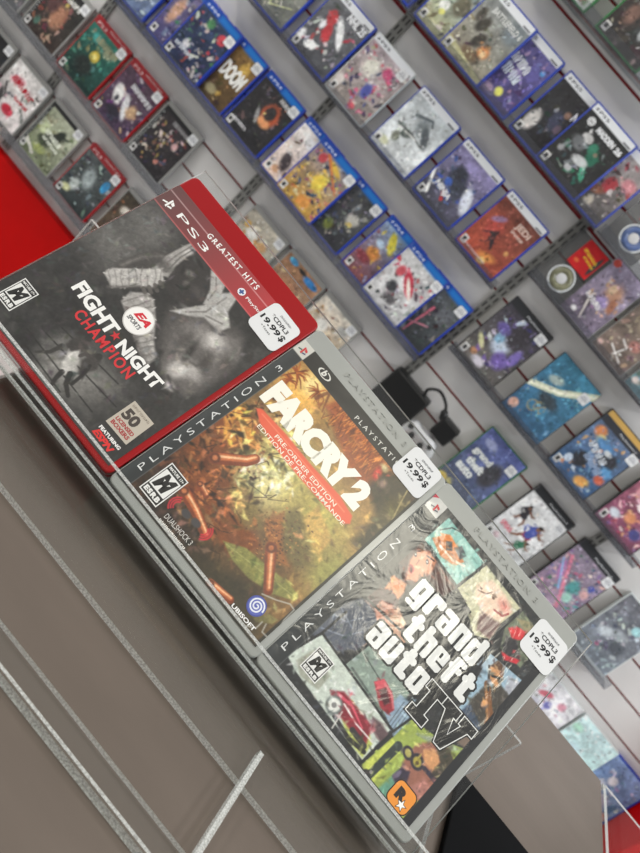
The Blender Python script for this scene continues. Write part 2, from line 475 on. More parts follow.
    c.poly([(71.3, 95.3), (75.2, 105.3), (79.8, 116.4), (80.4, 129.4), (82.7, 141.3), (88.4, 136.6), (92.3, 126.6), (101.9, 120.4), (99.8, 112), (87.1, 110.6), (80.3, 102.8)], (172, 170, 167), soft=0.8)
    c.line([(77.4, 103.5), (84.4, 114.4), (83.7, 131.9)], 1.4, (120, 117, 114), 0.8)
    c.line([(86.7, 112.6), (96.8, 117.8)], 1.4, (120, 117, 114), 0.8)
    c.line([(84.3, 119.5), (94.9, 122.7)], 1.0, (206, 204, 201), 0.8)
    # shoulder, chest and arm
    c.poly([(80, 99.8), (88.2, 109.7), (102.3, 113.3), (112.2, 120.5), (120.9, 113.4), (124, 95.8), (124.8, 80.5), (121.5, 68.8), (110.7, 64.8), (99.1, 69.1), (88, 79.2), (81.4, 89.1)], (96, 92, 90), soft=3)
    c.blob(112.2, 105.4, 16, 17, (124, 120, 117), rot=30, soft=0.95)
    c.blob(102.9, 105.4, 13, 11, (204, 200, 196), rot=30, soft=0.98)
    c.blob(93.4, 99.8, 11, 11, (132, 128, 125), soft=0.95)
    c.blob(92.8, 91.4, 6, 13, (84, 80, 78), rot=10, soft=0.95)
    c.blob(121.2, 101.4, 9, 13, (74, 70, 68), rot=40, soft=0.95)
    c.blob(111.8, 92.5, 6, 12, (70, 66, 64), rot=35, soft=0.95)
    c.blob(105.8, 76.4, 15, 11, (150, 146, 143), rot=60, soft=0.95)
    c.blob(106.8, 75.6, 12, 8, (212, 208, 204), rot=60, soft=0.98)
    c.blob(113.9, 81.2, 10, 7, (164, 160, 157), soft=0.95)
    c.blob(100.7, 88.4, 3.5, 14, (50, 47, 46), rot=20, soft=0.9)
    c.blob(111.7, 63.9, 6, 4, (196, 192, 188), soft=0.9)
    c.line([(105.8, 67), (113.5, 64.1), (118.2, 65.1)], 1.6, (56, 53, 52), 0.8, soft=0.8)
    c.line([(106.1, 84.1), (110.4, 85.6), (112.9, 91.7)], 1.2, (70, 66, 64), 0.7, soft=0.8)
    c.line([(90.3, 72.8), (97.5, 59.6), (107.9, 56.1), (116.9, 59.9)], 3.0, (40, 38, 37), 0.8, soft=1.4)
    # hand wraps
    w1 = [(28, 76.8), (27.7, 83.1), (36.1, 95.4), (44.8, 109.4), (52.4, 105.2), (52.3, 95.7), (46.5, 89.1), (39, 74.7)]
    c.poly(w1, (178, 175, 172), soft=0.7)
    w2 = [(49.3, 73.9), (47.2, 82.4), (53.8, 91.4), (59.7, 91.6), (71.5, 84.1), (81.7, 74.7), (92.1, 68.3), (93.5, 59.6), (81.7, 62.4), (68.9, 67.6)]
    c.poly(w2, (158, 155, 152), soft=0.8)
    for k in range(9):
        c.line(wrap_band(k, 0), 0.7, (118, 115, 112), 0.75, soft=0.5)
    for k in range(11):
        c.line(wrap_band(k, 1), 0.8, (104, 101, 98), 0.75, soft=0.5)
    for i in range(90):
        r = random.Random(100 + i)
        bx = r.choice((w1, w2)); a = r.choice(bx); b = r.choice(bx); t = r.uniform(0.2, 0.8)
        x, y = a[0] * t + b[0] * (1 - t), a[1] * t + b[1] * (1 - t)
        c.blob(x, y, r.uniform(0.8, 3.0), r.uniform(0.4, 1.2), r.choice(((122, 119, 116), (208, 205, 202), (146, 143, 140), (220, 218, 215))), rot=r.uniform(0, 180), soft=0.8, alpha=0.7)
    c.line([(37.2, 73), (47, 88.7), (53, 96.8), (52.9, 104.8)], 1.8, (96, 92, 90), 0.7, soft=1.0)
    c.line([(70.3, 67.2), (82.4, 63.4), (93.3, 60.5)], 2.4, (92, 88, 86), 0.8, soft=1.2)
    for q in ([(49.3, 90.9), (52.7, 89.8)], [(50.7, 94.5), (54.8, 93)], [(51.6, 98.6), (55.7, 97.1)], [(51.6, 102.6), (55.1, 101.5)]):
        c.line(q, 2.6, (88, 84, 81), 0.9)
    c.shatter(301, 500, (2, 130, 6, 136), (1.0, 3.5), 2.0, 0.16, 0.6)
    c.noise(0.16, 2.2, 21)
    c.noise(0.08, 0.9, 22)
    # banner across the top
    c.grad((92, 58, 58), (196, 48, 54), 0, box=(0, 131, 137.2, 159))
    c.line([(0, 137.2), (131, 137.2)], 0.5, (225, 120, 120), 0.9)
    c.line([(0, 151.2), (131, 151.2)], 0.45, (235, 215, 215), 0.95)
    # lettering
    white = (236, 236, 234)
    c.write('FIGHT', 25.5, 53.8, 39, 10.2, white, rot=-2.06, bold=0.045)
    c.write('NIGHT', 71.8, 51.8, 37.1, 8.8, white, rot=3.25, bold=0.045)
    st = (66.6, 56.8)
    c.shape([(st[0] + (3.4 if k % 2 == 0 else 1.4) * math.sin(math.tau * k / 10), st[1] + (3.4 if k % 2 == 0 else 1.4) * math.cos(math.tau * k / 10)) for k in range(10)], (196, 40, 48), 0.05)
    c.write('CHAMPION', 41, 44, 52.5, 7.6, (206, 44, 50), rot=0.55, bold=0.028, space=1.25)
    e = (66.2, 74.7)
    c.disc(e[0], e[1], 10.0, (205, 203, 200), 0.06); c.disc(e[0], e[1], 9.3, (238, 237, 235), 0.09)
    c.write('EA', e[0] - 5.8, e[1] + 0.2, 12.4, 5.2, (206, 30, 50), bold=0.05, z=0.13, shear=0.35)
    c.write('SPORTS', e[0] - 6.6, e[1] - 4.6, 11.6, 3.2, (70, 70, 74), bold=0.03, z=0.13, shear=0.15)
    # playstation mark, PS3, greatest hits
    c.write('PS3', 18.2, 141.6, 31.7, 5, white, rot=-2.35, bold=0.0, space=1.1)
    l = (8.1, 143.2)
    c.shape([(l[0] - 0.5, l[1] - 3), (l[0] + 0.9, l[1] - 3.4), (l[0] + 0.9, l[1] + 3.6), (l[0] - 0.5, l[1] + 4.2)], white)
    c.shape([(l[0] + 1.2, l[1] + 3.5), (l[0] + 3.8, l[1] + 2.2), (l[0] + 3.6, l[1] + 0.2), (l[0] + 1.2, l[1] + 1.0)], white)
    c.shape([(l[0] - 3.8, l[1] - 2.2), (l[0] - 0.8, l[1] - 0.9), (l[0] - 0.8, l[1] + 0.4), (l[0] - 4.4, l[1] - 1.2)], white)
    c.shape([(l[0] + 1.2, l[1] - 2.6), (l[0] + 4.6, l[1] - 1.4), (l[0] + 3.8, l[1] - 0.3), (l[0] + 1.2, l[1] - 1.3)], white)
    c.write('GREATEST HITS', 40.5, 149.5, 49.7, 4.3, white, rot=3.23, bold=0.02, space=1.35)
    i = (85.9, 143.5)
    c.disc(i[0], i[1], 2.8, (230, 232, 238), 0.05); c.disc(i[0], i[1], 2.0, (60, 84, 140), 0.08)
    for k in range(4):
        a = math.radians(45 + 90 * k); c.disc(i[0] + 1.9 * math.cos(a), i[1] + 1.9 * math.sin(a), 0.7, (230, 232, 238), 0.11, 8)
    c.write('PlayStation', 90.9, 141.9, 21.8, 2.9, white, rot=2.36, bold=0.01)
    # rating box
    q = (10.2, 15.2, 12.4, 19.2, -3.69)
    esrb(c, 6.4, 14.8, 13.4, 20.6)
    # boxers count box and network mark
    b = [(107.7, 19.1), (107.4, 40.7), (125.7, 41), (126.6, 19.7)]
    c.shape([b[0], b[3], b[2], b[1]], (186, 178, 165), 0.05)
    x, y, w, h, rot = (107.7, 19.1, 18.9, 21.6, 1.82)
    cs, sn = math.cos(math.radians(rot)), math.sin(math.radians(rot))
    at = lambda u, v: (x + cs * u * w - sn * v * h, y + sn * u * w + cs * v * h)
    c.write('50', *at(0.10, 0.42), w * 0.62, h * 0.36, (66, 58, 54), rot=rot, bold=0.05, z=0.09)
    c.write('LICENSED', *at(0.1, 0.25), w * 0.8, h * 0.12, (160, 46, 50), rot=rot, bold=0.04, z=0.09)
    c.write('BOXERS', *at(0.1, 0.08), w * 0.8, h * 0.13, (160, 46, 50), rot=rot, bold=0.04, z=0.09)
    c.marks(9, *at(0.1, 0.84), w * 0.8, h * 0.08, (150, 140, 128), rot=rot, z=0.09)
    c.write('FEATURING', 108.3, 13.6, 18.3, 2.3, white, rot=1.25, bold=0.04)
    c.write('ESPN', 108, 8.9, 17.1, 4.4, (214, 44, 44), rot=-2.01, bold=0.05, shear=0.3)
    return c

def wrap_band(k, which):
    """one turn of a hand wrap"""
    if which == 0:
        a, b = WRAP_TOP; d, e = WRAP_LOW; n = 8.0
    else:
        a, b = ARM_LEFT; d, e = ARM_RIGHT; n = 10.0
    t = k / n
    p = (a[0] + (b[0] - a[0]) * t, a[1] + (b[1] - a[1]) * t); q = (d[0] + (e[0] - d[0]) * t, d[1] + (e[1] - d[1]) * t)
    m = ((p[0] + q[0]) / 2 + 0.9 * math.sin(k * 2.1), (p[1] + q[1]) / 2 + 0.9 * math.cos(k * 1.7))
    return [p, m, q]

def esrb(c, x, y, w, h, pale=False):
    """rating box: white frame, dark ground, white square with a slanted M"""
    k = (225, 226, 224); d = (34, 34, 34)
    c.shape([(x, y), (x + w, y), (x + w, y + h), (x, y + h)], k, 0.05)
    c.shape([(x + .7, y + .7), (x + w - .7, y + .7), (x + w - .7, y + h - .7), (x + .7, y + h - .7)], d, 0.08)
    c.shape([(x + 1.2, y + h * .26), (x + w - 1.2, y + h * .26), (x + w - 1.2, y + h * .80), (x + 1.2, y + h * .80)], k, 0.11)
    c.write('M', x + w * .14, y + h * .30, w * .72, h * .46, (24, 24, 24), bold=0.07, z=0.14, shear=0.25)
    c.write('MATURE 17+', x + w * .1, y + h * .845, w * .8, h * .08, k, bold=0.03, z=0.14)
    c.write('ESRB', x + w * .1, y + h * .07, w * .8, h * .14, k, bold=0.06, z=0.14, space=1.2)

def banner_ps3(c, x0, x1, y0, y1, q):
    c.poly([(x0, y0), (x1, y0), (x1, y1), (x0, y1)], (42, 46, 48), soft=0.2)
    c.poly([(x0, y0), (x0 + 0.4 * (x1 - x0), y0), (x0 + 0.4 * (x1 - x0), y1), (x0, y1)], (52, 57, 59), soft=2)
    c.line([(x1, y0), (x1, y1)], 0.4, (92, 97, 98), 0.9)
    c.write('PLAYSTATION 3', *q, (214, 217, 217), rot=90, bold=-0.006, space=1.5)

def ps_logo(c, x, y, s, cols):
    r, g, b, t = cols
    c.shape([(x - .1 * s, y - .5 * s), (x + .15 * s, y - .58 * s), (x + .15 * s, y + .5 * s), (x - .1 * s, y + .6 * s)], r, 0.08)
    c.shape([(x + .18 * s, y + .5 * s), (x + .6 * s, y + .3 * s), (x + .55 * s, y - .02 * s), (x + .18 * s, y + .1 * s)], r, 0.08)
    c.shape([(x - .6 * s, y - .35 * s), (x - .13 * s, y - .18 * s), (x - .13 * s, y + .02 * s), (x - .7 * s, y - .2 * s)], g, 0.08)
    c.shape([(x + .18 * s, y - .48 * s), (x + .72 * s, y - .26 * s), (x + .6 * s, y - .1 * s), (x + .18 * s, y - .26 * s)], b, 0.08)

def brass_cases(c):
    # spent brass
    for q, wd in (([(28.1, 58.6), (41.2, 72.8), (43.6, 78.2)], 8.0), ([(32.9, 30.8), (47.2, 28.5), (62.1, 24.1)], 7.0), ([(92.2, 50.4), (110.1, 32.8)], 7.5), ([(85.4, 8.4), (100, 11.6)], 6.0), ([(35.3, 41), (43.3, 39.3)], 4.5)):
        c.line(q, wd, (120, 58, 34), 1, w1=wd * 0.8)
        o = [(a - 0.6, b + 0.9) for a, b in q]
        c.line(o, wd * 0.55, (198, 112, 66), 0.95, w1=wd * 0.4, soft=0.6)
        c.line([(a - 0.5, b + 1.2) for a, b in q], wd * 0.2, (244, 196, 150), 0.95, w1=wd * 0.12, soft=0.4)
        c.blob(q[0][0], q[0][1], wd * 0.5, wd * 0.5, (92, 48, 32), soft=0.3, alpha=0.9); c.blob(q[0][0], q[0][1], wd * 0.28, wd * 0.28, (186, 112, 70), soft=0.5)

def cover_jungle():
    c = Cover(129.5, 153, 2.0, (84, 58, 34), 0.5, 6.0)
    # sky to ground: sunset, yellow haze with film glare painted in, dark soil
    c.grad((66, 44, 30), (190, 150, 84), 62)
    c.noise(0.35, 16, 31)
    c.blob(28.3, 130, 34, 26, (232, 176, 84), soft=0.95)
    c.blob(27.8, 141.4, 14, 14, (246, 222, 150), soft=0.95)
    c.blob(60.6, 89, 44, 40, (196, 184, 108), soft=0.95)  # the print's own yellow, with glare off the film painted into it
    c.blob(57.5, 72.3, 30, 26, (224, 214, 152), soft=0.95, alpha=0.9)
    c.blob(98.5, 86.1, 34, 34, (170, 160, 84), soft=0.95)  # olive print tone, the film's reflection painted in here too
    c.blob(128, 68.6, 26, 30, (150, 146, 78), soft=0.9)
    # tall grass on the right, dark hill beyond
    c.poly([(43.9, 140), (45.8, 151.2), (80.7, 149.7), (109.8, 145.5), (123.1, 138.7), (110.4, 122.2), (86.6, 123.6), (63.8, 131.3)], (150, 78, 34), soft=2)
    r = random.Random(5)
    for i in range(240):
        t = r.random(); a = (48.6, 143.1); b = (102.7, 140.6)
        x, y = a[0] * (1 - t) + b[0] * t + r.uniform(-7, 6), a[1] * (1 - t) + b[1] * t + r.uniform(-12, 8)
        k = r.choice(((206, 120, 48), (120, 56, 26), (226, 150, 70), (96, 50, 28)))
        c.line([(x, y), (x + r.uniform(-2.5, 2.5), y + r.uniform(4, 9))], 0.6, k, 0.8)
    c.poly([(101.1, 125.2), (100.8, 142.5), (115.8, 153.5), (128, 151.7), (141.2, 119.6), (138.5, 96.1), (121.9, 93.4), (119.7, 117.3)], (64, 56, 38), soft=3)
    c.blob(124.6, 127.8, 12, 20, (96, 88, 50), soft=0.9, alpha=0.8)
    c.blob(99.8, 136.7, 4, 7, (206, 60, 48), rot=20, soft=0.8)
    c.blob(99.8, 143.4, 5, 4, (190, 176, 130), soft=0.8); c.blob(107.2, 135.5, 4, 5, (150, 120, 110), soft=0.9)
    c.line([(128.4, 124.2), (123.1, 138.7), (119.8, 149.7)], 1.0, (196, 178, 120), 0.7)
    # palms against the sun
    r = random.Random(9)
    for px, s in (((15.5, 138.5), 10), ((33.9, 141.5), 8), ((16.1, 130.7), 7)):
        q = px
        for k in range(16):
            a = r.uniform(0, math.tau); l = s * r.uniform(0.6, 1.1)
            c.line([q, (q[0] + l * .6 * math.cos(a), q[1] + l * .6 * math.sin(a)), (q[0] + l * math.cos(a), q[1] + l * math.sin(a) - 2)], 1.6, r.choice(((140, 66, 22), (108, 52, 24), (172, 96, 36))), 0.9, w1=0.4)
    c.line([(36.2, 137.6), (38.7, 148.3), (45.9, 134.5)], 3, (110, 60, 30), 0.8, w1=1)
    # crumbling rock and soil on the left
    soil = [(6.8, 25.7), (5.7, 64.8), (5.5, 94.1), (28.7, 96.6), (34.2, 81.9), (28.2, 67.3), (48.1, 55.8), (71.1, 51.1), (88.7, 46), (82.8, 27.3), (60.8, 28.2), (39.4, 30.2)]
    c.poly(soil, (118, 66, 34), soft=2)
    rr = random.Random(12)
    for i in range(420):
        a, b, d = rr.random(), rr.random(), rr.random()
        x, y = rr.uniform(12, 62), rr.uniform(8, 118)
        if x + (y - 60) * 0.25 > 56: continue
        k = rr.choice(((146, 84, 44), (90, 48, 28), (176, 108, 58), (58, 36, 26)))
        c.blob(x, y, rr.uniform(0.6, 2.6), rr.uniform(0.5, 1.6), k, rot=rr.uniform(0, 180), soft=0.7, alpha=0.75)
    c.poly([(21.6, 7.1), (27.7, 17), (48.8, 22.7), (76.1, 18.9), (103.7, 16.2), (119.2, 20.4), (121.8, 4.3), (99.2, 0.2), (62.2, 1.8), (39.1, 0.8)], (52, 40, 32), soft=4, alpha=0.85)
    c.blob(99.3, 19.8, 22, 12, (44, 34, 28), rot=20, soft=0.9, alpha=0.9)
    c.poly([(5.5, 82.6), (6.7, 98.1), (35.3, 87.7), (38.2, 78.6), (27.7, 77.4), (27, 69.9)], (196, 132, 60), soft=0.9)
    c.line([(18.3, 86.8), (34.5, 80)], 2.0, (226, 186, 116), 0.9); c.line([(10.1, 82.1), (27.7, 77.4)], 1.4, (100, 56, 30), 0.9)
    c.poly([(48.5, 52.2), (47.2, 62.9), (63.9, 62), (79.5, 53.8), (74.3, 45.3), (60.5, 45.6)], (120, 104, 60), soft=1.6, alpha=0.8)
    c.poly([(90.4, 77.7), (91.1, 90.9), (112.7, 83.9), (114.5, 70.3), (103.1, 71.8)], (198, 160, 88), soft=1.2, alpha=0.9)
    c.poly([(81.4, 70.3), (83.9, 81.7), (102.3, 70.8), (113.9, 65.7), (112, 53.8), (96.5, 55.7)], (104, 92, 52), soft=2, alpha=0.9)
    c.poly([(77.2, 59), (80.4, 71.1), (96.5, 55.7), (107.1, 51.5), (96.5, 44.2)], (150, 92, 48), soft=1.5, alpha=0.9)
    rr = random.Random(77)
    for i in range(200):
        x, y = (90.5, 55.9); x += rr.gauss(0, 8); y += rr.gauss(0, 9)
        c.blob(x, y, rr.uniform(.4, 1.3), rr.uniform(.4, 1.0), rr.choice(((196, 132, 72), (90, 52, 32), (60, 40, 28))), soft=0.7, alpha=0.8)
    # leaf and spent brass
    c.poly([(70.7, 30.2), (82.6, 38.4), (102.6, 42.3), (116, 45.5), (125.3, 44.8), (125.1, 40.9), (113.4, 33.2), (97, 28), (82.8, 27.3)], (132, 130, 70), soft=0.6)
    c.line([(73.2, 30.5), (99.7, 36.8), (124.6, 43)], 0.7, (166, 164, 100), 0.8)
    c.poly([(113.7, 15.6), (119, 23.7), (127.1, 26.2), (126.5, 22), (119.5, 15.4)], (150, 140, 84), soft=0.6)
    c.blob(36.3, 43.3, 2.4, 2.4, (60, 36, 26), soft=0.4); c.blob(35.8, 43.7, 1.3, 1.3, (150, 90, 56), soft=0.5)
    c.shatter(401, 520, (11, 66, 7, 110), (1.2, 4.5), 3, 0.55, 0.8)
    c.shatter(402, 420, (40, 128, 7, 146), (1.0, 4.0), 3, 0.28, 0.7)
    for k in range(26):
        r = random.Random(900 + k); x, y = r.uniform(14, 70), r.uniform(12, 108)
        c.line([(x, y), (x + r.uniform(-6, 6), y + r.uniform(-7, 7)), (x + r.uniform(-10, 10), y + r.uniform(-10, 10))], 0.7, (40, 26, 18), 0.75, w1=0.2)
    c.poly([(11, 6), (40, 6), (24, 30), (11, 44)], (30, 24, 22), soft=9, alpha=0.8)
    c.poly([(60, 6), (128, 6), (128, 22), (90, 26), (70, 16)], (58, 56, 36), soft=8, alpha=0.6)
    brass_cases(c)
    c.noise(0.16, 2.0, 40); c.noise(0.10, 0.9, 41)
    # orange brush stroke
    c.poly([(18.2, 100.3), (21, 103.1), (41.2, 104.8), (69.2, 104.9), (95.2, 106.8), (109.7, 104.5), (112.6, 100), (109.7, 96.3), (95.2, 94.2), (66.8, 93.1), (42.6, 93.3), (27.9, 95.6)], (222, 92, 62), soft=0.5)
    c.line([(23.6, 100.9), (60.5, 102), (104.5, 102)], 0.8, (236, 130, 96), 0.8)
    # borders and banners
    c.poly([(0, 147.3), (131, 147.3), (131, 160), (0, 160)], (40, 39, 36), soft=0.2)
    c.poly([(128.2, 5), (131, 5), (131, 148), (128.2, 148)], (44, 42, 36), soft=0.3)
    c.poly([(0.5, 6), (130, 6), (130, 7), (0.5, 7)], (36, 33, 30), soft=0.3)
    banner_ps3(c, 0.5, 10.5, 6, 147.3, (8.1, 18.2, 114.2, 4.0))
    c.poly([(0, 147.5), (10.8, 147.5), (10.8, 160), (0, 160)], (198, 197, 190), soft=0.2)
    ps_logo(c, 5.6, 152.6, 5.2, ((196, 52, 58), (60, 90, 80), (70, 70, 110), 0))
    # disc mark on the black strip
    b = (27.2, 153.4)
    n = 26
    for k in range(n):
        a0, a1 = math.tau * k / n, math.tau * (k + 1) / n
        if 5 < k < 9: continue
        ring = lambda a, q: (b[0] + q * 5.6 * math.cos(a), b[1] + q * 3.0 * math.sin(a))
        c.shape([ring(a0, 1), ring(a1, 1), ring(a1, .78), ring(a0, .78)], (214, 214, 208), 0.06)
    c.write('b', b[0] - 2.4, b[1] - 2.0, 3.6, 5.2, (214, 214, 208), bold=0.04, z=0.07, shear=0.2)
    c.write('PLAYSTATION', 62.2, 149.5, 49.2, 3.4, (216, 216, 210), rot=2.91, space=1.45, bold=0.0)
    white = (240, 238, 226)
    c.write('FARCRY 2', 13.4, 106.5, 94.8, 20.5, white, rot=0.12, bold=0.08, space=0.95)
    c.write('PRE-ORDER EDITION', 39.9, 97.3, 57.9, 3, (240, 232, 214), rot=1.29, bold=0.006, z=0.07)
    c.write('EDITION DE PRE-COMMANDE', 27.9, 92.7, 82.4, 2.9, (240, 232, 214), rot=1.53, bold=0.006, z=0.07)
    esrb(c, *(15.0, 11.4, 15.6, 24.6))
    # pad mark
    for k, (px, sg) in enumerate((((38.3, 22), 1), ((58.2, 25), -1))):
        q = px
        for rr_ in (3.0, 4.4, 5.8):
            pts = [(q[0] + sg * rr_ * -math.cos(math.radians(a)), q[1] + rr_ * math.sin(math.radians(a))) for a in range(-60, 61, 15)]
            c.line(pts, 0.9, (206, 44, 60), 0.95)
    c.blob(44.5, 23.1, 4.2, 3.0, (66, 64, 66), soft=0.4); c.blob(52.4, 24.3, 4.2, 3.0, (66, 64, 66), soft=0.4)
    c.write('DUALSHOCK 3', 37.9, 11.6, 22.6, 3.4, (206, 204, 200), rot=2.79, bold=0.0, z=0.07)
    x, y, w, h, rot = (36.8, 10.3, 24.3, 2.5, 0.94)
    c.marks(11, x + .6, y - 2.0, w * .95, h * .6, (232, 230, 224), rot=rot, z=0.07)
    # publisher swirl
    s = (112.7, 21.5)
    c.disc(s[0], s[1], 6.2, (62, 72, 150), 0.06); c.disc(s[0], s[1], 5.4, (84, 96, 176), 0.09)
    pts = [(s[0] + (5.0 - 4.4 * t) * math.cos(t * 15), s[1] + (5.0 - 4.4 * t) * math.sin(t * 15)) for t in [k / 60 for k in range(61)]]
    for a, b2 in zip(pts, pts[1:]):
        d = Vector((b2[0] - a[0], b2[1] - a[1])); nrm = Vector((-d.y, d.x)).normalized() * 0.5
        c.shape([(a[0] - nrm.x, a[1] - nrm.y), (b2[0] - nrm.x, b2[1] - nrm.y), (b2[0] + nrm.x, b2[1] + nrm.y), (a[0] + nrm.x, a[1] + nrm.y)], (226, 230, 240), 0.12)
    c.write('UBISOFT', 102.8, 9.7, 19.8, 2.6, (236, 236, 236), rot=2.31, bold=0.03, z=0.08)
    for q in ([(109.5, 28.5), (117.6, 32.8), (124.9, 37.8), (129.1, 37.5), (129.5, 29), (132.4, 20.2)], [(117.4, 9.5), (122.1, 13.2), (121.8, 18.2)], [(132.6, 15.2), (126.1, 14.5), (124.2, 19.2)]):
        c.line(q, 0.8, (190, 190, 184), 0.8)
    return c

def cover_city():
    c = Cover(128.5, 153.5, 2.0, (40, 42, 44), 0.8, 6.5)
    gap = (34, 36, 38)
    # --- helicopter panel
    c.poly([(16.8, 131.7), (17.7, 155.9), (55.5, 154.6), (52.5, 127.9)], (138, 190, 180), soft=0.3)
    c.blob(19.3, 144.2, 6, 5, (182, 212, 200), soft=0.9); c.blob(48.5, 143.1, 10, 7, (168, 204, 194), soft=0.9)
    c.poly([(20.3, 137.1), (24.3, 145.2), (35.7, 145.8), (45.8, 143.8), (43, 136.4), (32.2, 133.3)], (196, 120, 66), soft=0.5)
    c.poly([(21.6, 143.9), (27, 148.6), (36.6, 147), (33, 142.5)], (222, 134, 70), soft=0.5)
    c.poly([(28, 143.5), (31.1, 146.4), (35.3, 142.2), (32.1, 139.3)], (44, 48, 52), soft=0.5)
    c.poly([(34.8, 144.7), (37.5, 150.1), (44, 147.7), (43, 142.5)], (60, 70, 76), soft=0.5)
    c.line([(27.6, 137.9), (39.4, 138.1), (47.6, 141.9)], 1.6, (240, 232, 214), 0.9)
    c.line([(20.2, 145.3), (24.6, 153), (31.5, 156.3)], 1.0, (54, 70, 70)); c.line([(23.1, 132.4), (29.5, 132)], 1.2, (64, 74, 72))
    # --- woman's face panel
    c.poly([(16.4, 108), (16.8, 129.7), (53.8, 127.5), (51, 110.6), (39.5, 110.4), (28.9, 101.6)], (70, 46, 44), soft=0.4)
    c.poly([(20.7, 115.2), (19.2, 124.5), (25.9, 129.6), (33.6, 128.9), (35.9, 119.7), (32.4, 109.6), (27.6, 103.9)], (214, 148, 116), soft=0.8)
    c.blob(30.6, 109.5, 5, 3, (206, 138, 106), soft=0.7)
    c.poly([(23, 85), (21, 99.8), (29.8, 102.7), (32.5, 98.2), (33.4, 91.7), (29.1, 86.6)], (214, 132, 84), soft=0.8)
    c.blob(20.6, 120.6, 2.2, 1.3, (46, 34, 34), rot=-50, soft=0.5); c.blob(29.1, 123.5, 2.4, 1.4, (46, 34, 34), rot=-50, soft=0.5)
    c.blob(20.6, 120.6, 0.9, 0.7, (220, 214, 206), soft=0.5); c.blob(29.1, 123.5, 0.9, 0.7, (220, 214, 206), soft=0.5)
    c.line([(18.4, 121.4), (21, 124.6)], 1.0, (60, 40, 36)); c.line([(26.4, 126.2), (31.8, 127.7)], 1.0, (60, 40, 36))
    c.blob(25.2, 111.8, 3.6, 2.2, (170, 52, 54), rot=-40, soft=0.35); c.blob(25.7, 111.4, 2.2, 1.1, (70, 24, 28), rot=-40, soft=0.5)
    c.line([(24.7, 120.1), (25.6, 116.2)], 0.9, (166, 102, 80))
    c.poly([(33.1, 128.4), (41.2, 128.2), (53.8, 127.5), (50.2, 119.3), (39.4, 120.1)], (84, 56, 52), soft=0.8); c.line([(37.6, 127.8), (49.3, 126.1)], 1.4, (150, 110, 96), 0.7)
    # --- man with a phone, left
    c.poly([(19.7, 75.5), (21.2, 88.6), (36, 89.1), (55.1, 80), (53.2, 65.4), (26.2, 46.8), (12, 42.8), (13.2, 62.2)], (196, 160, 138), soft=0.5)
    c.poly([(11.3, 36.7), (9.9, 58.3), (17.2, 74.3), (29.2, 75.6), (40.4, 68.6), (37.9, 53.3), (29.6, 40.3), (19.7, 34.2)], (84, 90, 102), soft=0.8)
    for q in ([(10, 53), (21, 56.8), (25.9, 66.2)], [(13.7, 42.9), (26.1, 50.3), (31.9, 60.6)], [(11.5, 60.2), (26, 57.3)]):
        c.line(q, 1.0, (132, 140, 154), 0.8)
    c.poly([(18.8, 76.3), (19.5, 86.5), (26.4, 92.8), (34.7, 91.3), (36.9, 86.5), (26.5, 81.7), (28.4, 74.6)], (62, 36, 38), soft=0.7)
    c.poly([(26.6, 76.2), (26.5, 83.5), (33.4, 86.1), (39.5, 83.9), (40.4, 75.8), (34.4, 72.5)], (186, 128, 108), soft=0.8)
    c.poly([(36.1, 78.1), (39.5, 87.6), (47.3, 85.7), (46.4, 77.3)], (212, 166, 140), soft=0.6); c.line([(30.1, 78.4), (34.4, 79.7)], 1.0, (70, 44, 42))
    # --- pale man, upper right
    c.poly([(53.8, 127.5), (57.3, 154.8), (92.5, 153.7), (89.9, 135.2), (92, 122.6), (80.2, 114.6), (69.9, 125.2)], (198, 196, 164), soft=0.4)
    c.poly([(61.2, 140.3), (66.8, 151.1), (80.5, 151.5), (90.4, 147.3), (89, 136.1), (79.9, 131.2), (69.1, 132.1)], (232, 204, 180), soft=1.0)
    c.blob(84, 145.7, 8, 6, (206, 128, 116), soft=0.9); c.blob(65.3, 141.2, 1.6, 1.2, (96, 70, 60), soft=0.6); c.blob(75.3, 143.3, 1.8, 1.2, (96, 70, 60), soft=0.6)
    c.line([(64.8, 138.6), (70.3, 141.2), (72.2, 145.5)], 0.9, (120, 90, 76)); c.line([(81, 138.3), (87.4, 139.9), (89.3, 144.2)], 1.3, (150, 62, 62))
    c.poly([(74.5, 130.6), (89.9, 135.2), (92, 122.6), (81.3, 119.5)], (122, 96, 92), soft=1.0)
    # --- red rider, right
    c.poly([(94.3, 153.9), (117.8, 152.2), (117.9, 126.2), (100.1, 124.4), (91.9, 139.4)], (104, 112, 92), soft=0.5)
    c.noise(0.5, 5, 61, box=(96, 129, 112, 150))
    c.poly([(95.4, 137.8), (98.3, 143.1), (105.7, 145.9), (107.2, 140), (102.4, 134.5)], (206, 50, 58), soft=0.6)
    c.poly([(97.8, 133), (104.3, 136.7), (112.1, 132.5), (110.8, 125.5), (101.9, 124.6)], (44, 42, 46), soft=0.7)
    c.poly([(100.9, 123.5), (107.2, 125.1), (114.6, 129.8), (114.4, 125.8), (107, 121.2)], (196, 40, 54), soft=0.5)
    c.poly([(94.9, 146.8), (103.3, 152.8), (113.2, 150.7), (111, 144.4)], (154, 146, 110), soft=0.8)
    # --- shooter with a long wooden gun
    c.poly([(97.5, 116.8), (129.2, 123.5), (129.2, 72), (124.3, 69.2), (105, 69.9), (105.8, 84.4)], (150, 178, 196), soft=0.3)
    c.poly([(95.6, 104.7), (97.9, 116.4), (110.3, 117.7), (110.8, 111)], (176, 196, 208), soft=0.8); c.poly([(115.5, 116.3), (123.7, 120), (127.2, 107.9), (123.1, 100)], (168, 172, 182), soft=0.8)
    c.poly([(108.4, 99.4), (115, 108.6), (127.2, 107.9), (131.5, 97.1), (130.1, 78.8), (126.9, 70.4), (111.9, 72.4), (107.6, 86.4)], (62, 58, 52), soft=0.8)
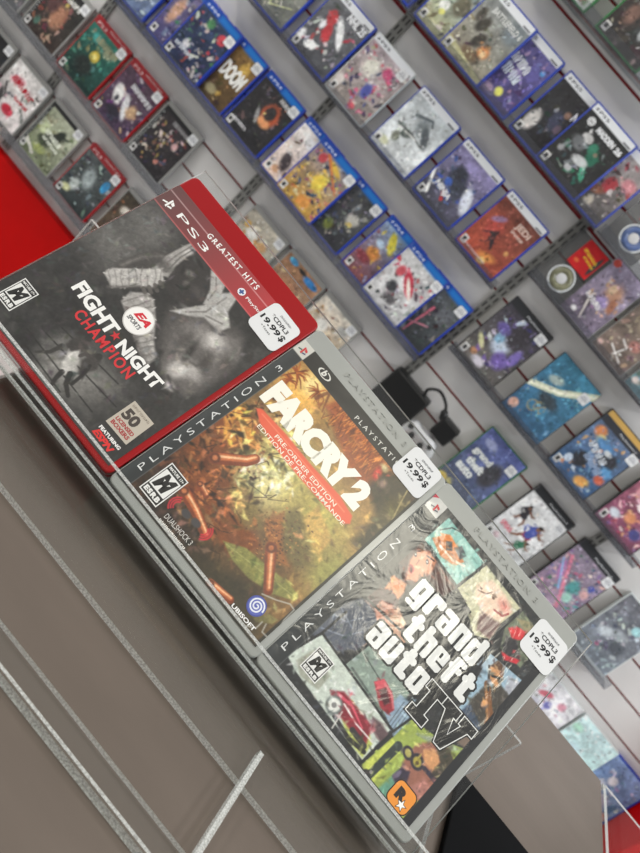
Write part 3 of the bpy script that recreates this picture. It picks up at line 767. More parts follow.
    c.poly([(105.9, 70.9), (109.3, 84.7), (125.1, 80), (126.9, 70.4)], (62, 76, 96), soft=0.8)
    for i in range(30):
        r = random.Random(300 + i); q = (122.6, 92.5)
        x, y = q[0] + r.uniform(-9, 9), q[1] + r.uniform(-11, 9)
        c.line([(x, y), (x + r.uniform(-3, 3), y + r.uniform(-3, 3))], 0.6, r.choice(((98, 92, 80), (40, 38, 36), (120, 112, 96))), 0.7)
    c.poly([(103.8, 110.3), (105, 117.1), (110.3, 117.7), (114.3, 111.4), (114.8, 104.8), (108.3, 104.6)], (196, 142, 96), soft=0.7)
    c.poly([(102.9, 111.1), (104.2, 118), (110.4, 118.6), (111.5, 115.4)], (92, 64, 44), soft=0.6)
    c.line([(108, 107.9), (113.5, 111.3)], 1.5, (36, 32, 30))
    c.line([(109, 101.8), (121.2, 91), (126.6, 83.4)], 4.4, (120, 76, 40), 1, w1=5.4); c.line([(109.3, 100.4), (125.9, 84.2)], 1.4, (176, 122, 70), 0.9); c.line([(102.5, 110.6), (111.9, 99.8)], 1.6, (52, 48, 46))
    c.blob(115.7, 91.8, 2.6, 3.2, (206, 156, 118), soft=0.4)
    # --- cable car
    c.poly([(38, 39.5), (39.6, 62.2), (68.4, 63.5), (77.6, 60), (80.5, 46.5), (81.9, 39.8), (58.7, 35.7)], (134, 150, 140), soft=0.5)
    c.poly([(74.5, 39.9), (74.1, 54.4), (86.7, 56.6), (91.3, 46.7), (89.1, 34.7)], (140, 162, 182), soft=0.6)
    for k in range(6): c.line([(v[0] + k * 2.1, v[1] - k * 0.6) for v in [(81, 37.2), (79.1, 53.2)]], 0.6, (74, 84, 92), 0.8)
    c.poly([(58, 46.7), (61, 52.6), (69.8, 51.4), (78, 45.3), (77, 41), (71.2, 39.5)], (150, 40, 52), soft=0.5)
    c.poly([(58, 46.7), (61, 52.6), (65.6, 51.8), (63, 45.5)], (206, 84, 96), soft=0.5); c.line([(63.5, 51.1), (71.4, 49.8), (76.7, 45.6)], 1.4, (216, 120, 126), 0.8)
    c.poly([(63, 45.5), (65.6, 50.1), (73, 46.5), (72.1, 42.2)], (74, 30, 38), soft=0.7)
    c.line([(43, 41.7), (76.1, 38.4)], 1.4, (78, 88, 84), 0.9); c.line([(42.1, 52.8), (59.8, 50.3)], 0.8, (70, 80, 76))
    # --- red roadster, lower left
    c.poly([(11.1, 16.6), (16.2, 40.6), (38.8, 40.4), (59.6, 38.3), (84.2, 35.8), (84.1, 12.1), (54.3, 13), (21.8, 14.5)], (196, 206, 196), soft=0.4)
    c.poly([(54.4, 21.1), (56.1, 29.6), (70.9, 27.8), (82.1, 22.4), (83.3, 12.8), (68.8, 12.9)], (186, 194, 104), soft=0.8)
    c.poly([(43, 23.2), (49.5, 28.9), (60.2, 29.2), (75, 29), (79.6, 19.7), (67.3, 17.6), (51.9, 18.4)], (130, 34, 48), soft=0.8)
    c.line([(47.9, 25.4), (58.6, 27.3), (71.6, 23.7)], 2.0, (214, 84, 104), 0.9, w1=1.0)
    c.line([(55.1, 15.5), (69.7, 13.8), (81.8, 15.8)], 2.6, (38, 36, 38), 0.95); c.line([(68.2, 18.5), (79.5, 18)], 3.4, (52, 50, 52), 0.95)
    c.line([(54.4, 24.4), (67.5, 22.5), (81.3, 23.1)], 1.0, (236, 232, 228), 0.9); c.line([(59.1, 10.3), (56.8, 20.6)], 0.9, (216, 214, 208), 0.9)
    c.blob(50.7, 19.5, 6.4, 6.4, (112, 120, 118), soft=0.3); c.blob(50.7, 19.5, 4.6, 4.6, (226, 228, 222), soft=0.3); c.blob(50.7, 19.5, 2.0, 2.0, (120, 120, 120), soft=0.4)
    c.poly([(71, 32.8), (76.8, 34.2), (86.6, 33.6), (84.7, 26.7), (76.6, 27.5)], (92, 72, 76), soft=0.8)
    c.poly([(16.8, 18.8), (19.8, 32.5), (37.2, 28.4), (38.1, 17.8), (25, 14.8)], (150, 152, 138), soft=0.6, alpha=0.8)
    # --- goggled pilot, bottom
    c.poly([(85.7, 10.6), (88.3, 33.7), (89, 50.8), (110, 55.5), (123, 63), (130, 67.2), (127.8, 28.8), (127.3, 6.6), (106.1, 4.8)], (150, 166, 80), soft=0.4)
    c.poly([(86.4, 9.9), (88.3, 33.7), (96.5, 34.6), (97.5, 7.9)], (196, 206, 96), soft=0.8)
    c.poly([(101.5, 7.5), (103.3, 24.6), (112.1, 23), (113.6, 9.6)], (96, 146, 124), soft=1.0); c.poly([(97.1, 46.5), (111, 58.2), (124.6, 61.4), (113.9, 51.6)], (146, 158, 132), soft=1)
    c.line([(94, 33.5), (93.4, 21.9), (92.8, 9)], 5.4, (50, 58, 54), 1, w1=4.6)
    c.blob(91.2, 8.8, 3.6, 3.2, (46, 44, 44), soft=0.4); c.blob(92.5, 11.7, 1.4, 1.4, (140, 136, 130), soft=0.5)
    c.poly([(101, 42.6), (106.4, 50), (116.7, 56.2), (128, 52.2), (131.9, 39.1), (127.4, 23.8), (115.2, 21.8), (105.6, 22.4), (102, 31)], (146, 96, 80), soft=0.9)
    c.poly([(105.2, 43.9), (113.8, 49.9), (119.3, 46.2), (118.9, 39.4), (111.5, 39.5)], (206, 150, 102), soft=0.9)
    c.poly([(109.8, 52.1), (118.4, 56.4), (128, 52.2), (131.9, 39.1), (124.4, 37.5), (118.8, 37.8), (118.6, 47)], (66, 60, 48), soft=0.7)
    for k in range(5): c.line([(v[0] + k * 1.6, v[1] + k * 2.4) for v in [(121.2, 37.2), (126, 46.9)]], 0.6, (150, 140, 108), 0.8)
    for q in ([(100.5, 32.5), (100.4, 39.6)], [(108.8, 35), (110.8, 42)]): pass
    c.blob(101, 35.5, 4.8, 3.8, (44, 38, 48), rot=-20, soft=0.25); c.blob(101, 35.5, 3.2, 2.4, (176, 168, 96), rot=-20, soft=0.4)
    c.blob(108.4, 36.3, 5.6, 4.8, (44, 38, 48), rot=-20, soft=0.25); c.blob(108.4, 36.3, 3.8, 3.2, (168, 156, 70), rot=-20, soft=0.4); c.blob(108.8, 35.9, 1.6, 1.4, (90, 74, 40), soft=0.5)
    c.line([(113.8, 37.2), (122.8, 37.3), (129.2, 36.3)], 2.6, (48, 42, 56)); c.poly([(103, 19.7), (103.5, 27.9), (109.2, 29.3), (112.1, 23), (108.5, 17.8)], (52, 44, 62), soft=0.7)
    c.blob(104.8, 23.1, 1.8, 3.6, (120, 112, 136), soft=0.6, alpha=0.8); c.line([(122.1, 16.8), (122.9, 28.3), (127.7, 37.9)], 1.6, (170, 112, 60), 0.8)
    c.poly([(113.5, 20), (117.6, 33.5), (125.7, 32.7), (124.9, 22.8)], (170, 116, 104), soft=1)
    c.poly([(115.2, 71), (128, 73.2), (128.2, 65.3), (118, 62.4)], (120, 104, 92), soft=0.8)
    c.shatter(501, 1000, (13, 123, 9, 158), (0.7, 2.6), 1.6, 0.30, 0.75)
    c.noise(0.10, 2.5, 70); c.noise(0.06, 1.0, 71)
    # dark gutters
    for q in ([(16.8, 131.7), (53.8, 128.5)], [(16.4, 108), (16.8, 131.7), (17.6, 157)], [(53.8, 128.5), (56.8, 155.2)], [(18.8, 76.3), (47.3, 80.2)], [(97.1, 117.3), (130.1, 123.6)], [(97.1, 117.3), (99.3, 91)], [(105, 69.9), (131.2, 71.7)], [(10.3, 16.5), (15.8, 41), (59.6, 38.3), (85.1, 36.8)], [(84.8, 9.7), (85.9, 36), (89.1, 52.5)], [(15.8, 41), (16.6, 60.8)], [(38, 39.5), (40.4, 63.2)], [(53.8, 127.5), (70.8, 124.3)], [(94.3, 153.9), (92, 122.6)]):
        c.line(q, 1.5, gap, 1.0, soft=0.25)
    # borders
    c.poly([(123.6, 6), (130, 6), (130, 136), (123.6, 136)], (26, 28, 32), soft=0.3)
    c.poly([(0.8, 6), (130, 6), (130, 9.2), (0.8, 9.2)], (42, 44, 46), soft=0.3)
    c.poly([(12, 158.4), (130, 158.4), (130, 161), (12, 161)], (40, 42, 42), soft=0.3)
    banner_ps3(c, 0.8, 12.2, 6.5, 148, (8.6, 16.9, 115.8, 3.9))
    c.poly([(1.2, 148.2), (13, 148.2), (13, 160.2), (1.2, 160.2)], (200, 200, 196), soft=0.2)
    c.poly([(1.2, 156.6), (5.0, 160.2), (1.2, 160.2)], (176, 26, 52), soft=0.2)
    ps_logo(c, 7.4, 153.2, 5.0, ((196, 52, 58), (90, 90, 96), (90, 90, 100), 0))
    # title
    W, K = (224, 226, 224), (30, 32, 33)
    block_line(c, 'grand', 35.0, 99.2, 61.0, 15.6, 1.2, W, K)
    block_line(c, 'theft', 47.6, 79.2, 59.0, 14.8, 1.2, W, K)
    block_line(c, 'auto', 35.0, 59.6, 47.6, 15.4, 1.2, W, K)
    numeral(c)
    # studio badge
    x, y, w, h, rot = (107.4, 9.2, 15.5, 14, -0.37)
    cs, sn = math.cos(math.radians(rot)), math.sin(math.radians(rot))
    rl = lambda i, z, col: c.shape([(x + cs * (a) - sn * (b), y + sn * (a) + cs * (b)) for a, b in rounded_loop(w, h, 3.6, 5, i)], col, z)
    rl(-0.7, 0.06, (52, 34, 22)); rl(0.0, 0.09, (232, 146, 52))
    c.write('R', x + w * .2, y + h * .30, w * .48, h * .50, (34, 26, 22), bold=0.08, z=0.13)
    sx, sy = x + w * .66, y + h * .27
    for rad, col, z in ((4.0, (34, 26, 22), 0.16), (3.1, (244, 244, 240), 0.2)):
        c.shape([(sx + rad * (1 if k % 2 == 0 else 0.42) * math.sin(math.tau * k / 10), sy + rad * (1 if k % 2 == 0 else 0.42) * math.cos(math.tau * k / 10)) for k in range(10)], col, z)
    esrb(c, *(20.4, 18.4, 13.8, 16.6))
    return c

BLOCKS = {  # heavy block letters: solid rectangles, then the dark slits cut in them (unit cell, x-height 1)
    'g': ([(0, 0, 1, 1), (.5, -.28, 1, .2), (.05, -.28, 1, -.06)], [(.42, .36, .58, .74), (0, -.05, .56, .03)]),
    'r': ([(0, 0, .52, 1), (.2, .58, 1, 1)], [(.50, .42, .60, .66)]),
    'a': ([(0, 0, 1, 1)], [(.42, .16, .58, .42), (-.02, .60, .54, .70)]),
    'n': ([(0, 0, 1, 1)], [(.42, -.02, .58, .70)]),
    'd': ([(0, 0, 1, 1), (.54, .8, 1, 1.30)], [(.42, .24, .58, .76)]),
    't': ([(.18, 0, .68, 1.26), (0, .70, .96, 1), (.18, 0, 1, .28)], []),
    'h': ([(0, 0, 1, 1), (0, .8, .46, 1.30)], [(.42, -.02, .58, .68)]),
    'e': ([(0, 0, 1, 1)], [(.42, .58, .58, .82), (.46, .32, 1.02, .42)]),
    'f': ([(.14, 0, .64, 1.3), (0, .66, .98, .94), (.14, 1.04, 1, 1.30)], []),
    'u': ([(0, 0, 1, 1)], [(.42, .28, .58, 1.02)]),
    'o': ([(0, 0, 1, 1)], [(.42, .24, .58, .76)]),
}
def block_line(c, word, x, y, w, xh, rot, white, dark):
    cs, sn = math.cos(math.radians(rot)), math.sin(math.radians(rot))
    step = w / len(word); lw = step * .90
    def put(r, ox, g, col, z, ch):
        x0, y0, x1, y1 = ox + r[0] * lw - g, r[1] * xh - g, ox + r[2] * lw + g, r[3] * xh + g
        k = min(ch, (x1 - x0) * .3, (y1 - y0) * .3)
        pts = [(x0 + k, y0), (x1 - k, y0), (x1, y0 + k), (x1, y1 - k), (x1 - k, y1), (x0 + k, y1), (x0, y1 - k), (x0, y0 + k)]
        c.shape([(x + cs * p - sn * q, y + sn * p + cs * q) for p, q in pts], col, z)
    for i, ch in enumerate(word):
        solid, slit = BLOCKS[ch]; n = 0
        for r in solid: n += 1; put(r, i * step, 1.25, dark, .06 + .004 * n, 1.9)
        for r in solid: n += 1; put(r, i * step, 0, white, .12 + .004 * n, 1.3)
        for r in slit: n += 1; put(r, i * step, 0, dark, .18 + .004 * n, .3)

def numeral(c):
    """IV in slab capitals, black with a white line"""
    I = (82.8, 51.4, 13.5, 24.4, 1.27); V = (98.1, 50, 18.6, 33.3, 8.65)
    x, y, w, h, rot = I
    cs, sn = math.cos(math.radians(rot)), math.sin(math.radians(rot))
    def put(pts, col, z): c.shape([(x + cs * a - sn * b, y + sn * a + cs * b) for a, b in pts], col, z)
    def slab_i(g):
        e = 1.6
        return [(0 - g, 0 - g), (w + g, 0 - g), (w + g, h * .22 + g), (w * .72 + g, h * .22 + g), (w * .72 + g, h * .78 - g), (w + g, h * .78 - g), (w + g, h + g), (0 - g, h + g), (0 - g, h * .78 - g), (w * .28 - g, h * .78 - g), (w * .28 - g, h * .22 + g), (0 - g, h * .22 + g)]
    W2 = w * 1.95; ox = w + 1.0
    def slab_v(g):
        p = [(.40, 0), (.60, 0), (.86, .78), (1.0, .78), (1.0, 1.0), (.58, 1.0), (.58, .78), (.66, .78), (.52, .34), (.37, .78), (.46, .78), (.46, 1.0), (0, 1.0), (0, .78), (.12, .78)]
        q = [(ox + a * W2, b * h) for a, b in p]
        if not g: return q
        out = []
        n = len(q)
        for i in range(n):
            a, b, d = Vector(q[i - 1]), Vector(q[i]), Vector(q[(i + 1) % n])
            n1 = Vector(((b - a).y, -(b - a).x)).normalized(); n2 = Vector(((d - b).y, -(d - b).x)).normalized()
            m = (n1 + n2); k = max(0.5, m.length_squared / 2)
            m = m / k
            out.append((b.x + g * m.x, b.y + g * m.y))
        return out
    for g, col, z in ((1.9, (22, 23, 24), 0.14), (1.15, (226, 228, 226), 0.17), (0.55, (20, 21, 22), 0.20)):
        put(slab_i(g - 0.4), col, z); put(slab_v(g - 0.4), col, z)

def sticker_mesh(seed, w=25.5, h=28.5, big=True):
    """rounded white price label: *CDPL3 / 19.99$ / +Taxes"""
    c = Cover(w, h, 0.5, (222, 224, 226))
    c.img[:] = (222, 224, 226)
    d = (26, 27, 30)
    if big:
        c.marks(8, w * .36, h * .80, w * .40, h * .055, (130, 132, 136), z=0.06)
        c.write('*CDPL3', w * .22, h * .60, w * .60, h * .125, (40, 41, 44), z=0.06, bold=0.025)
        c.write('19.99', w * .08, h * .365, w * .66, h * .165, d, z=0.06, bold=0.03)
        c.write('$', w * .775, h * .34, w * .14, h * .21, d, z=0.06, bold=0.022)
        c.write('+Taxes', w * .26, h * .24, w * .34, h * .062, (50, 51, 54), z=0.06)
    return c

def sticker_obj(name, parent, x, y, rot, z=0.0003, w=25.5, h=28.5):
    """rounded label with its print, lying on the cover"""
    c = Cover(1, 1, 1)
    c.img[:] = 222
    base = Cover(w, h, 0.5, (222, 224, 226)); base.text = []
    src = sticker_mesh(0, w, h)
    me = bpy.data.meshes.new(name)
    bm = bmesh.new()
    lay = bm.verts.layers.float_color.new('ink')
    def col(vs, cc):
        for v in vs: v[lay] = (*lin(cc), 1)
    a = [bm.verts.new((p[0] / 1000, p[1] / 1000, 0)) for p in rounded_loop(w, h, 4.2, 6)]
    b = [bm.verts.new((p[0] / 1000, p[1] / 1000, 0.00018)) for p in rounded_loop(w, h, 4.2, 6)]
    col(a + b, (222, 224, 226))
    n = len(a)
    for i in range(n): bm.faces.new((a[i], a[(i + 1) % n], b[(i + 1) % n], b[i]))
    bm.faces.new(b)
    for p, f, cc in src.text:
        vs = [bm.verts.new((q[0] / 1000, q[1] / 1000, 0.00018 + q[2] / 1000)) for q in p]
        col(vs, cc)
        for face in f:
            try: bm.faces.new([vs[i] for i in face])
            except ValueError: pass
    bm.to_mesh(me); bm.free()
    me.materials.append(M['sticker'])
    o = bpy.data.objects.new(name, me)
    link(o, parent)
    o.location = (x / 1000, y / 1000, z); o.rotation_euler = (0, 0, math.radians(rot))
    tag(o, 'white rounded price label reading 19.99$')
    return o
# ------------------------------------------------------------------ cases
_shell = {}
def shell_meshes(w, h, d, r, mat, seg, bev):
    """two halves of a keep case: rounded blocks meeting at a groove"""
    key = (w, h, d, r, mat.name)
    if key in _shell: return _shell[key]
    out = []
    for nm, zs in (('case_back', ((-d, bev), (-d + bev, 0), (-d / 2 - .5, 0), (-d / 2 - .3, .5), (-d / 2, .5))),
                   ('case_front', ((-d / 2, .5), (-d / 2 + .3, .5), (-d / 2 + .5, 0), (-bev, 0), (-bev * .3, bev * .3), (0, bev)))):
        bm = bmesh.new()
        bm_loft(bm, [([(a / 1000, b / 1000) for a, b in rounded_loop(w, h, r, seg, i)], z / 1000) for z, i in zs])
        out.append(mesh_from_bm(nm, bm, mat))
    _shell[key] = out
    return out

def make_case(name, Mw, w, h, d, r, mat, seg=5, bev=0.8):
    root = empty(name, Mw)
    for me, nm in zip(shell_meshes(w, h, d, r, mat, seg, bev), ('case_back', 'case_front')):
        o = bpy.data.objects.new(nm, me); link(o, root)
        o.location = (-w / 2000, 0, 0)
    return root

def frame(origin, ex, ey, ez):
    m = Matrix.Identity(4)
    for i, v in enumerate((ex, ey, ez)):
        for k in range(3): m[k][i] = v[k]
    for k in range(3): m[k][3] = origin[k]
    return m

# stand plane (fitted: leans back 47 degrees)
ST_Y, ST_Z, ST_T, ST_W = 0.367, -0.2749, 0.8222, -0.0195
sx = Vector((math.cos(ST_W), math.sin(ST_W), 0)); sb = Vector((-math.sin(ST_W), math.cos(ST_W), 0))
sv = Vector((0, 0, 1)) * math.cos(ST_T) + sb * math.sin(ST_T); sn = sx.cross(sv)
so = Vector((0, ST_Y, ST_Z + CZ))
def stand_frame(u, v, rot, n=0.0):
    c, s = math.cos(rot), math.sin(rot)
    return frame(so + sx * u + sv * v + sn * n, sx * c + sv * s, sv * c - sx * s, sn)

def front_case(name, u, v, rot, mat, cover, pmat, sticker, label, emboss):
    # frame at the lower edge's middle
    Mw = stand_frame(u, v, rot) @ Matrix.Translation((0.0675, 0, 0))
    root = make_case(name, Mw, 135.5, 173.8, 14, 5.0, mat, seg=8, bev=1.2)
    tag(root, label, 'game case', 'game cases on the clear stand')
    c = cover()
    me = c.build('cover_print', pmat)
    o = bpy.data.objects.new('cover_print', me); link(o, root); o.location = (-0.0675, 0, 0.0003)
    st = sticker_obj('price_sticker', root, sticker[0] - 67.5, sticker[1], sticker[2], 0.0006, sticker[3], sticker[4])
    # raised lettering moulded in the top strip
    if emboss:
        bm = bmesh.new()
        v_, f_ = glyphs('PLAYSTATION 3', 0.0, 0.0, 1.3)
        b0, b1 = v_[:, :2].min(0), v_[:, :2].max(0)
        q = (v_[:, :2] - b0) / (b1 - b0) * np.array([62, 4.2]) + np.array([36 - 67.5, 164.2])
        a = [bm.verts.new((p[0] / 1000, p[1] / 1000, 0.00045)) for p in q]
        for fc in f_:
            try: bm.faces.new([a[i] for i in fc])
            except ValueError: pass
        r_ = bmesh.ops.extrude_face_region(bm, geom=bm.faces[:])
        for gk in r_['geom']:
            if isinstance(gk, bmesh.types.BMVert): gk.co.z -= 0.0006
        eo = bpy.data.objects.new('moulded_lettering', mesh_from_bm('moulded_lettering', bm, mat)); link(eo, root)
    return root

front_case('game_case', -.2084, -.0001, .0034, M['shell_red'], cover_boxing, M['print_front'], (103.8, 132.4, -1.5, 27.4, 27.2),
           'red plastic game case with a gray boxer on its cover, on the stand', False)
front_case('game_case', -.0719, -.0008, .0066, M['shell_clear'], cover_jungle, M['print_front'], (102.2, 146.6, -0.5, 27.4, 27.0),
           'clear game case with bullets and tall grass on its cover, middle of the stand', True)
front_case('game_case', .0628, .0009, .0125, M['shell_clear'], cover_city, M['print_crinkle'], (106.6, 135.2, -0.5, 27.2, 27.2),
           'clear game case with a comic panel collage cover, on the stand by the black mat', True)

# ------------------------------------------------------------------ clear stand
stand = empty('display_stand', frame(so, sx, sv, sn))
tag(stand, 'clear acrylic stand holding three game cases on the steel counter', 'display stand')
AC = [M['acrylic'], M['acrylic_edge']]
# in the stand frame: x along the row, y up the slope, z towards the viewer; lower corner of the cases at 0,0,0
box_obj('back_plate', -.2165, .2105, -.020, .1905, -.0175, -.0155, [M['acrylic'], M['acrylic_edge_smooth']], stand, edge_mi=1, big='z')
box_obj('ledge', -.2165, .2105, -.0052, -.0020, -.0155, .0105, M['acrylic'], stand)
CT = -0.292 + CZ     # counter top
def stand_part(name, x0, x1, y0, y1, z0, z1, big):
    o = box_obj(name, x0, x1, y0, y1, z0, z1, AC, None, edge_mi=1, big=big)
    o.parent = stand; o.matrix_parent_inverse = stand.matrix_world.inverted()
    return o
stand_part('lip', -.2165, .2105, .3562, .3592, -.2705 + CZ, -.2585 + CZ, 'y')
stand_part('toe_strip', -.2165, .2105, .3555, .3572, -.2762 + CZ, -.2744 + CZ, 'x')
stand_part('base_sheet', -.160, .222, .312, .4535, CT + .0005, CT + .0045, 'z')
stand_part('rear_support', -.2205, .2205, .4505, .4535, CT + .0045, -.2175 + CZ, 'y')
stand_part('rib', .0988, .1018, .256, .334, CT + .0045, CT + .0085, 'x')
stand_part('front_rail', -.158, .30, .2398, .2416, CT + .0005, CT + .0072, 'y')
stand_part('rail_foot', -.158, .30, .2415, .2590, CT + .0005, CT + .0035, 'z')

# ------------------------------------------------------------------ counter
counter = empty('display_counter', Matrix.Translation((0.12, 0.2, 0)))
tag(counter, 'stainless steel topped counter under the clear stand', 'counter')
def at_world(o, p):
    o.parent = p; o.matrix_parent_inverse = p.matrix_world.inverted(); return o
at_world(box_obj('worktop', -.162, .405, -.45, .690, CT - .03, CT, M['steel'], None, bevel=.0012), counter)
at_world(box_obj('counter_body', -.14, .385, -.43, .665, 0.0, CT - .03, M['steel_dark'], None), counter)
mat_o = box_obj('counter_mat', .236, .404, -.20, .4925, CT + .0003, CT + .0045, M['rubber'], None, bevel=.001)
tag(mat_o, 'black rubber mat lying flat on the steel counter', 'mat')
# clear bin fixed to the counter's end
binr = bpy.data.objects.new('end_bin', None); COL.objects.link(binr); binr.matrix_world = Matrix.Translation((.46, .45, CT - .2)); bpy.context.view_layer.update(); at_world(binr, counter)
bpy.context.view_layer.update()
tag(binr, 'clear acrylic bin on the end of the counter')
for nm, b in (('back_panel', (.409, .66, .684, .688, CT - .16, CT + .002, 'y')), ('side_panel', (.4065, .4105, .20, .688, CT - .16, CT + .001, 'x')), ('bottom_panel', (.4105, .66, .20, .684, CT - .16, CT - .156, 'z')), ('front_panel', (.4105, .66, .196, .20, CT - .16, CT - .03, 'y'))):
    at_world(box_obj(nm, *b[:6], AC, None, edge_mi=1, big=b[6]), binr)

# ------------------------------------------------------------------ the back wall: gray slatwall with red grooves
WD, LN = 1.8959, 0.1627
WY = WD + 0.047
PITCH, G0 = 0.0825, -0.457
bm = bmesh.new()
k0 = -8
XL, XR = -2.2, 1.22
zs = [G0 + PITCH * k for k in range(k0, 14)]
for a, b in zip(zs, zs[1:]):
    lo, hi = a + .0035, b - .0035
    if hi < -1.02: continue
    bm_box(bm, XL, XR, WY, WY + .02, max(lo, -1.012) + CZ, hi + CZ, 0)
bm_box(bm, XL, XR, WY + .010, WY + .03, -1.012 + CZ, zs[-1] + CZ, 1)
me = mesh_from_bm('wall_back', bm, [M['wall_gray'], M['groove_red']])
wall = bpy.data.objects.new('wall_back', me); link(wall); tag(wall, kind='structure')
o = box_obj('baseboard_back', XL, XR, WY - .035, WY + .03, 0.0, -1.012 + CZ, M['red_base']); tag(o, kind='structure')
o = box_obj('floor', -3.2, 3.2, -2.6, WY + .03, -.05, 0.0, M['floor']); tag(o, kind='structure')
endp = box_obj('end_panel', 1.226, 1.75, WY - .16, WY + .03, 0.0, -.35 + CZ, M['red_base'], bevel=.004)
tag(endp, 'tall red panel closing the end of the game wall', 'panel')

# slotted steel uprights
def upright(x, z0, z1, label):
    bm = bmesh.new()
    w = .026
    bm_box(bm, x - w / 2, x + w / 2, WY - .008, WY - .0005, z0 + CZ, z1 + CZ, 0)
    n = int((z1 - z0) / .0254)
    for i in range(n):
        for s in (-1, 1):
            zc = z0 + .0254 * (i + .5)
            bm_box(bm, x + s * .006 - .002, x + s * .006 + .002, WY - .0084, WY - .0078, zc - .008 + CZ, zc + .008 + CZ, 1)
    o = bpy.data.objects.new('slotted_upright', mesh_from_bm('slotted_upright', bm, [M['upright'], M['slot_dark']])); link(o)
    tag(o, label, 'shelf upright', 'slotted uprights of the game wall')
upright(-1.285, -1.0, .45, 'slotted gray upright at the far end, behind the red game cases')
upright(-.673, -1.0, .45, 'slotted gray upright beside the yellow crowd cover')
upright(-.040, -1.0, .45, 'slotted gray upright just above the black power adapter')
upright(.590, -1.0, .45, 'slotted gray upright beside the pink arcade cover')

def ledge(x0, x1, z, label, dep=.030):
    """clear J-shaped ledge hooked into a groove"""
    y1 = WY - .0005; y0 = WD - dep
    root = empty('shelf_ledge', Matrix.Translation(((x0 + x1) / 2, y1, z + CZ)))
    tag(root, label, 'ledge', 'clear ledges of the game wall')
    L = [M['ledge'], M['ledge_edge']]
    z += CZ
    for nm, b in (('tray', (x0, x1, y0, y1, z - .0065, z - .0035, 'z')), ('front_lip', (x0, x1, y0 - .003, y0, z - .0065, z + .018, 'y'))):
        at_world(box_obj(nm, *b[:6], L, None, edge_mi=1, big=b[6]), root)

